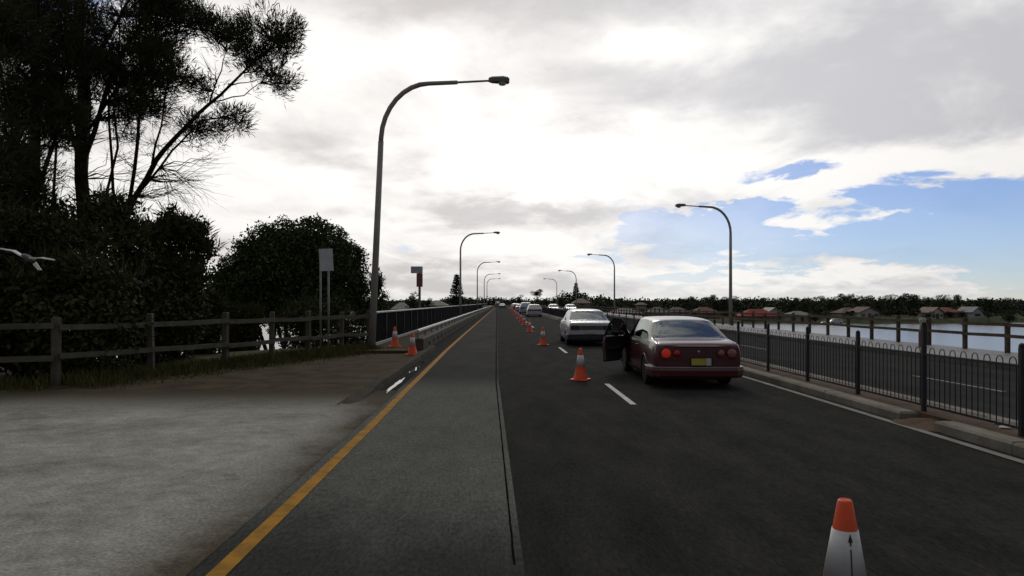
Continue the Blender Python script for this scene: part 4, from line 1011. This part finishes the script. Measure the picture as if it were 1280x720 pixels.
# the big round bush
T = Tree(20); Y = 36.0; s = F / Y; gx = (362 - VX) / s; gz = ground_z(gx, Y)
zt = CH + (VY - 270) / s
for i in range(6):
    T.limb(T.wig((gx + .15 * i - .4, Y, gz - .3), (gx + (i - 2.5) * .9, Y + T.r.uniform(-1, 1), zt * .62), 5, .05), .16, .03, 7)
lob = [(360, 374, 96, 36, 2.8), (372, 348, 88, 78, 3.4), (372, 342, 80, 72, 3.2), (322, 352, 60, 54, 2.6), (385, 318, 56, 47, 2.6), (292, 365, 30, 34, 1.8), (345, 322, 50, 42, 2.4), (425, 345, 34, 48, 2.0)]
for (px, py, rx, rz, ry) in lob:
    c = at(px, py, Y); T.leafcloud(c, rx / s * .95, ry, rz / s * .95, 9500, .16, .30)
for _ in range(150):
    px, py, rx, rz, ry = T.r.choice(lob); a = T.r.uniform(0, math.pi * 2); c = at(px + rx * .93 * math.cos(a), py - rz * .93 * math.sin(a), Y); c.y += T.r.uniform(-.8, .8)
    T.leafcloud(c, .36, .36, .26, 90, .12, .1)
T.finish('round_tree', 'large dense dome shaped dark green tree behind the sign', 'tree', (gx, Y, gz), bark, bushm)
shrub(21, 462, 54, 346, 40, 'small rounded bush peeking out behind the nearest street lamp', n=6000, size=.17, m=bushm)

# ------------------------------------------------------------------ far bank trees
def far_tree(seed, kind):
    T = Tree(seed); r = T.r
    if kind == 'pine':
        T.limb([(0, 0, -1), (0, 0, 6), (0, 0, 12)], .28, .05, 6)
        for i in range(17):
            z = 1.6 + i * .6; rad = 3.0 * (1 - i / 18) ** .85 + .2
            nb = 9
            for j in range(nb):
                a = 2 * math.pi * (j + .5 * (i % 2)) / nb + r.uniform(-.2, .2); e = Vector((math.cos(a) * rad, math.sin(a) * rad, z + .28 * rad * r.uniform(.4, 1.2)))
                T.limb([(0, 0, z), e], .05, .02, 3)
                for q in range(5):
                    c = Vector((0, 0, z)).lerp(e, .25 + .18 * q); T.leafcloud(c, .34, .34, .22, 9, .42, .1)
        return T
    H = {'round': 7.5, 'tall': 10.5, 'flat': 9.0, 'low': 4.2}[kind]
    T.limb(T.wig((0, 0, -1), (r.uniform(-.4, .4), 0, H * .75), 4, .03), .22 * H / 8, .06, 6)
    lobes = []
    nl = 9
    for i in range(nl):
        a = r.uniform(0, 6.28); q = r.uniform(.0, 1)
        spread = H * {'round': .36, 'tall': .26, 'flat': .42, 'low': .55}[kind]; zc = H * ({'flat': r.uniform(.68, .95), 'low': r.uniform(.2, .8)}.get(kind, r.uniform(.35, .9)))
        c = Vector((math.cos(a) * spread * q, math.sin(a) * spread * q, zc)); lobes.append(c)
        T.limb(T.wig((0, 0, H * .35), c, 3, .08), .08, .02, 4)
        rr_ = H * r.uniform(.13, .21); T.leafcloud(c, rr_ * 1.15, rr_ * 1.15, rr_ * .8, 130, .45, .3)
    return T
PROTO = {}
def proto(kind, seed, m):
    key = (kind, seed, m.name)
    if key not in PROTO:
        T = far_tree(seed, kind); PROTO[key] = (T.wood.mesh('trunk', bark, True), T.leaf.mesh('crown', m))
    return PROTO[key]
def put_tree(name, kind, seed, m, px, top, Y, label, group=None, sxy=1.0):
    wme, lme = proto(kind, seed, m)
    X = (px - VX) / F * Y; gz = ground_z(X, Y); zt = CH + (VY - top) / F * Y
    H = {'round': 8.3, 'tall': 11.2, 'flat': 9.6, 'low': 4.6, 'pine': 12.2}[kind]
    sc_ = (zt - gz) / H
    t = thing(name, label, 'tree', (X, Y, gz), random.Random(px * 7 + Y).uniform(0, 6.28), group); t.scale = (sc_ * sxy, sc_ * sxy, sc_)
    link('trunk', wme, t); link('crown', lme, t)
put_tree('pine_tree', 'pine', 90, far3, 571, 341, 250, 'conical dark pine beside the first bridge lamp across the inlet', sxy=.95)
put_tree('pine_tree', 'pine', 90, far3, 720, 352, 262, 'narrow dark pine standing behind the third lamp on the water side', sxy=.8)
put_tree('pine_tree', 'pine', 90, far3, 751, 367, 330, 'tiny distant pine between the two lamps on the water side', sxy=.9)
put_tree('umbrella_tree', 'flat', 91, far1, 672, 360, 270, 'flat topped open tree rising beyond the queue of cars')
put_tree('broad_tree', 'round', 92, far1, 650, 367, 280, 'rounded tree just past the bridge end beyond the queue')
put_tree('broad_tree', 'round', 93, far2, 702, 370, 260, 'low rounded tree between the far lamps and the narrow pine')
put_tree('broad_tree', 'round', 92, far1, 515, 363, 232, 'rounded tree at the foot of the pylon sign')
put_tree('broad_tree', 'round', 93, far1, 535, 371, 240, 'low broad tree between pylon sign and conical pine')
rt = random.Random(77); i = 0; px = 470.0
while px < 1330:
    Y = rt.uniform(255, 330)
    if 590 < px < 690: Y = rt.uniform(290, 380); top = rt.uniform(371, 376)
    elif px < 700: top = rt.uniform(371, 376)
    elif px < 850: top = rt.uniform(373, 377)
    else: top = 370.8 + 2.2 * math.sin(px * .021) + rt.uniform(-4.5, 3.0) - (px - 850) * .003
    X = (px - VX) / F * Y
    if not (-6 < X < 17):
        kind, sd = rt.choice((('round', 92), ('round', 93), ('tall', 94), ('round', 95), ('flat', 91))); lm_ = rt.choice((far1, far2))
        look = ('olive green ' if lm_ is far2 else 'dark green ') + {'round': 'round crowned', 'tall': 'tall slender', 'flat': 'flat topped'}[kind]
        lab = look + (' tree on the skyline of the wooded shore across the water' if px > 850 else ' tree on the far bank beside the bridge end')
        put_tree('broad_tree', kind, sd, lm_, px, top, Y, lab, 'trees on the wooded far shore' if px > 850 else 'trees around the bridge end', sxy=1.05)
    px += rt.uniform(7, 12); i += 1
px = 700.0
while px < 1330:
    Y = rt.uniform(236, 262); X = (px - VX) / F * Y
    if X > 22:
        lm_ = rt.choice((far1, far2, far2)); put_tree('garden_tree', 'low', rt.choice((96, 97)), lm_, px, rt.uniform(382, 391), Y, ('olive green' if lm_ is far2 else 'dark green') + ' low garden tree among the waterfront houses', 'garden trees along the far waterfront')
    px += rt.uniform(12, 26)
for px_, top_, lab_ in ((1020, 388, 'bushy tree hiding one end of the cream walled house'), (1108, 386, 'bushy tree crowding the pale gabled house on the far shore'), (1160, 388, 'bushy tree beside the tiny cream cottage'),
                         (1203, 387, 'bushy tree screening the low red brown house'), (1236, 389, 'bushy tree beside the small pale shed'), (1262, 387, 'bushy tree on the far bank past the small pale shed'), (915, 389, 'bushy tree between the brick house and the bright red roof'), (868, 388, 'bushy tree between the tan house and the brick house')):
    put_tree('waterfront_tree', 'round', 92 if px_ % 2 else 93, far1, px_, top_, 227 + px_ % 5, lab_, 'trees in front of the waterfront houses', sxy=1.35)
wood = Tree(99)
for _ in range(900):
    px = rt.uniform(430, 1500); Y = rt.uniform(330, 460); X = (px - VX) / F * Y
    if -14 < X < 24 and Y < 400: continue
    top = rt.uniform(373.5, 379); c = Vector((X, Y, CH + (VY - top) / F * Y - 2.2)); wood.leafcloud(c, 4.5, 4.5, 2.6, 26, 1.5, .4)
for _ in range(1500):
    px = rt.uniform(700, 1400); Y = rt.uniform(262, 330); X = (px - VX) / F * Y
    if X < 24: continue
    z = ground_z(X, Y); c = Vector((X, Y, z + rt.uniform(.5, 5.4))); wood.leafcloud(c, 2.6, 2.6, 1.7, 16, 1.1, .3)
for _ in range(260):
    px = rt.uniform(450, 600); Y = rt.uniform(262, 330); X = (px - VX) / F * Y
    if X > -12: continue
    z = ground_z(X, Y); c = Vector((X, Y, z + rt.uniform(.5, 2.8))); wood.leafcloud(c, 2.6, 2.6, 1.7, 16, 1.1, .3)
for _ in range(160):
    X = rt.uniform(-34, 60); Y = rt.uniform(400, 470); c = Vector((X, Y, rt.uniform(0.5, 3.4))); wood.leafcloud(c, 4.0, 3.0, 2.4, 30, 1.2, .3)
o = wood.leaf.build('distant_wood', far1, kind='stuff'); o['label'] = 'distant wood forming a dark band along the horizon'; o['category'] = 'wood'

# ------------------------------------------------------------------ houses
def house(px, pw, ytop, ybase, Y, wallc, roofc, label, hip=True, roof_frac=.45, depth=8.0, rz=0.0, nwin=3, gable_front=False):
    s = F / Y; X = (px - VX) / s; W = pw / s; gz = ground_z(X, Y); z1 = CH - (ytop - VY) / s; H = max(3.6, z1 - gz); hw = H * (1 - roof_frac)
    t = thing('house', label, 'house', (X, Y, gz), rz)
    wm_ = mat('wall %.2f %.2f %.2f' % wallc, wallc, tuple(v * .8 for v in wallc), .6, .9); rm = mat('roof %.2f %.2f %.2f' % roofc, roofc, tuple(v * .75 for v in roofc), .8, .85, bump=.3, bscale=6)
    b = MB(); b.box(-W / 2, W / 2, 0, depth, -1.5, hw)
    if gable_front: b.prism([(-W / 2, hw), (W / 2, hw), (0, H - .15)], 0, depth, 'y')
    b.build('wall', wm_, t)
    e = .5; b = MB()
    if gable_front:
        b.prism([(-W / 2 - e, hw - .15), (0, H), (W / 2 + e, hw - .15), (W / 2 + e, hw + .05), (0, H + .2), (-W / 2 - e, hw + .05)], -e, depth + e, 'y')
    else:
        ins = min(W * .45, depth * .5) if hip else -e * 0
        b.add([(-W / 2 - e, -e, hw), (W / 2 + e, -e, hw), (W / 2 + e, depth + e, hw), (-W / 2 - e, depth + e, hw), (-W / 2 - e + ins, depth / 2, H), (W / 2 + e - ins, depth / 2, H),
               (-W / 2 - e, -e, hw - .18), (W / 2 + e, -e, hw - .18), (W / 2 + e, depth + e, hw - .18), (-W / 2 - e, depth + e, hw - .18)],
              [(0, 1, 5, 4), (1, 2, 5), (2, 3, 4, 5), (3, 0, 4), (0, 6, 7, 1), (1, 7, 8, 2), (2, 8, 9, 3), (3, 9, 6, 0), (6, 9, 8, 7)])
    b.build('roof', rm, t)
    for i in range(nwin):
        cx = -W / 2 + W * (i + .5) / nwin
        if i == nwin // 2 and nwin > 2:
            b = MB(); b.box(cx - .5, cx + .5, -.06, .02, 0, min(2.1, hw * .85)); b.build('door', mat('house door', (.06, .045, .035), (.09, .07, .05), 2, .6), t); continue
        ww = min(1.8, W / nwin * .6)
        b = MB(); b.box(cx - ww / 2 - .1, cx + ww / 2 + .1, -.08, .02, hw * .3, hw * .82); f_ = b.build('window', mat('window frame', (.4, .4, .38), (.32, .32, .3), 2, .6), t)
        b = MB(); b.box(cx - ww / 2, cx + ww / 2, -.10, -.082, hw * .35, hw * .77); b.build('pane', house_glass, f_)
    return t
house(951, 44, 388, 401, 232, (.20, .15, .12), (.34, .055, .04), 'long house with a bright red roof on the far waterfront', roof_frac=.62)
house(968, 16, 385, 398, 246, (.40, .40, .38), (.50, .50, .50), 'small house with a white roof behind the red roofed one', gable_front=True)
house(1003, 34, 389, 401, 230, (.36, .33, .25), (.24, .22, .20), 'cream walled house with a grey hipped roof beyond the red roof', roof_frac=.4)
house(1087, 24, 390, 402, 232, (.42, .40, .36), (.20, .12, .09), 'pale gabled house with a brown roof on the far shore', gable_front=True)
house(1066, 26, 388, 400, 244, (.26, .20, .16), (.16, .10, .085), 'brown house half hidden beside the pale gabled one', roof_frac=.5)
house(1172, 14, 396, 403, 234, (.48, .45, .40), (.28, .20, .16), 'tiny cream cottage at the edge of the wooded shore', gable_front=True)
house(1190, 26, 393, 402, 240, (.22, .12, .09), (.22, .07, .05), 'low red brown house next to the tiny cream cottage')
house(1222, 12, 396, 403, 236, (.40, .40, .40), (.30, .30, .30), 'small pale shed under the trees on the far shore', gable_front=True, nwin=1)
house(884, 34, 384, 397, 240, (.20, .12, .085), (.20, .085, .06), 'red brown brick house behind the water side lamp', roof_frac=.5)
house(850, 26, 386, 397, 236, (.28, .22, .16), (.13, .10, .085), 'tan house with a dark roof above the maroon car')
house(803, 9, 378, 396, 236, (.26, .18, .12), (.16, .12, .10), 'narrow tall tan building above the open car door', hip=True, roof_frac=.15, depth=5, nwin=1)
house(784, 34, 384.5, 398, 220, (.19, .13, .085), (.30, .28, .25), 'brown house with a pale grey hipped roof past the white sedan', roof_frac=.35, nwin=5)
house(825, 24, 389, 398, 226, (.18, .14, .11), (.15, .14, .135), 'low house with a grey roof beside the narrow tan building')
house(728, 20, 382, 392, 245, (.18, .14, .11), (.20, .15, .12), 'small brown house below the narrow pine')
house(500, 20, 378, 386, 238, (.36, .35, .33), (.30, .28, .26), 'pale house beyond the handrail near the pylon sign')
house(545, 26, 376.5, 385, 250, (.34, .33, .29), (.33, .31, .26), 'cream roofed building beyond the handrail by the conical pine', roof_frac=.5)
for i, (px, lab) in enumerate(((1041, 'white car parked on the far shore beyond the cream house'), (1052, 'white van parked beside the white car on the far shore'))):
    Y = 229; X = (px - VX) / F * Y
    make_car(lab, 'car', (X, Y, ground_z(X, Y) - .03), WAGON, SPEC_W, whitep, wagon=True, style=1, detail=0, rz=R(80 + 20 * i), sc=(1, 1, 1 + .3 * i))

# ------------------------------------------------------------------ bird
bd = thing('bird', 'white bird gliding with spread wings against the dark trees', 'bird', tuple(at(35, 322, 12.0)), R(6))
b = MB(); b.tube([(-.0, -.20, .02), (0, -.13, .03), (0, -.02, .0), (0, .10, -.02), (0, .22, -.02)], [.012, .035, .055, .04, .01], 10); b.build('body', mat('bird grey', (.10, .10, .10), (.20, .20, .20), 8, .8), bd, smooth=True)
wmat = mat('white feathers', (.88, .88, .88), (.75, .75, .75), 8, .8)
for sgn, zz in ((1, -.03), (-1, .16)):
    b = MB()
    P = [(.03, .06, 0), (.03, -.06, 0), (.22, .05, zz * .6 + .03), (.22, -.07, zz * .6 + .02), (.46, -.06, zz), (.44, -.10, zz)]
    P2 = [(x, y, z - .018) for x, y, z in P]
    b.add([(sgn * x, y, z) for x, y, z in P + P2], [(0, 1, 3, 2), (2, 3, 5, 4), (6, 8, 9, 7), (8, 10, 11, 9), (0, 2, 8, 6), (2, 4, 10, 8), (1, 7, 9, 3), (3, 9, 11, 5), (4, 5, 11, 10)])
    b.build('wing', wmat, bd)
b = MB(); b.prism([(-.02, -.10), (.06, -.20), (.12, -.20), (.03, -.06)], .18, .20, 'y'); b.build('tail', wmat, bd)
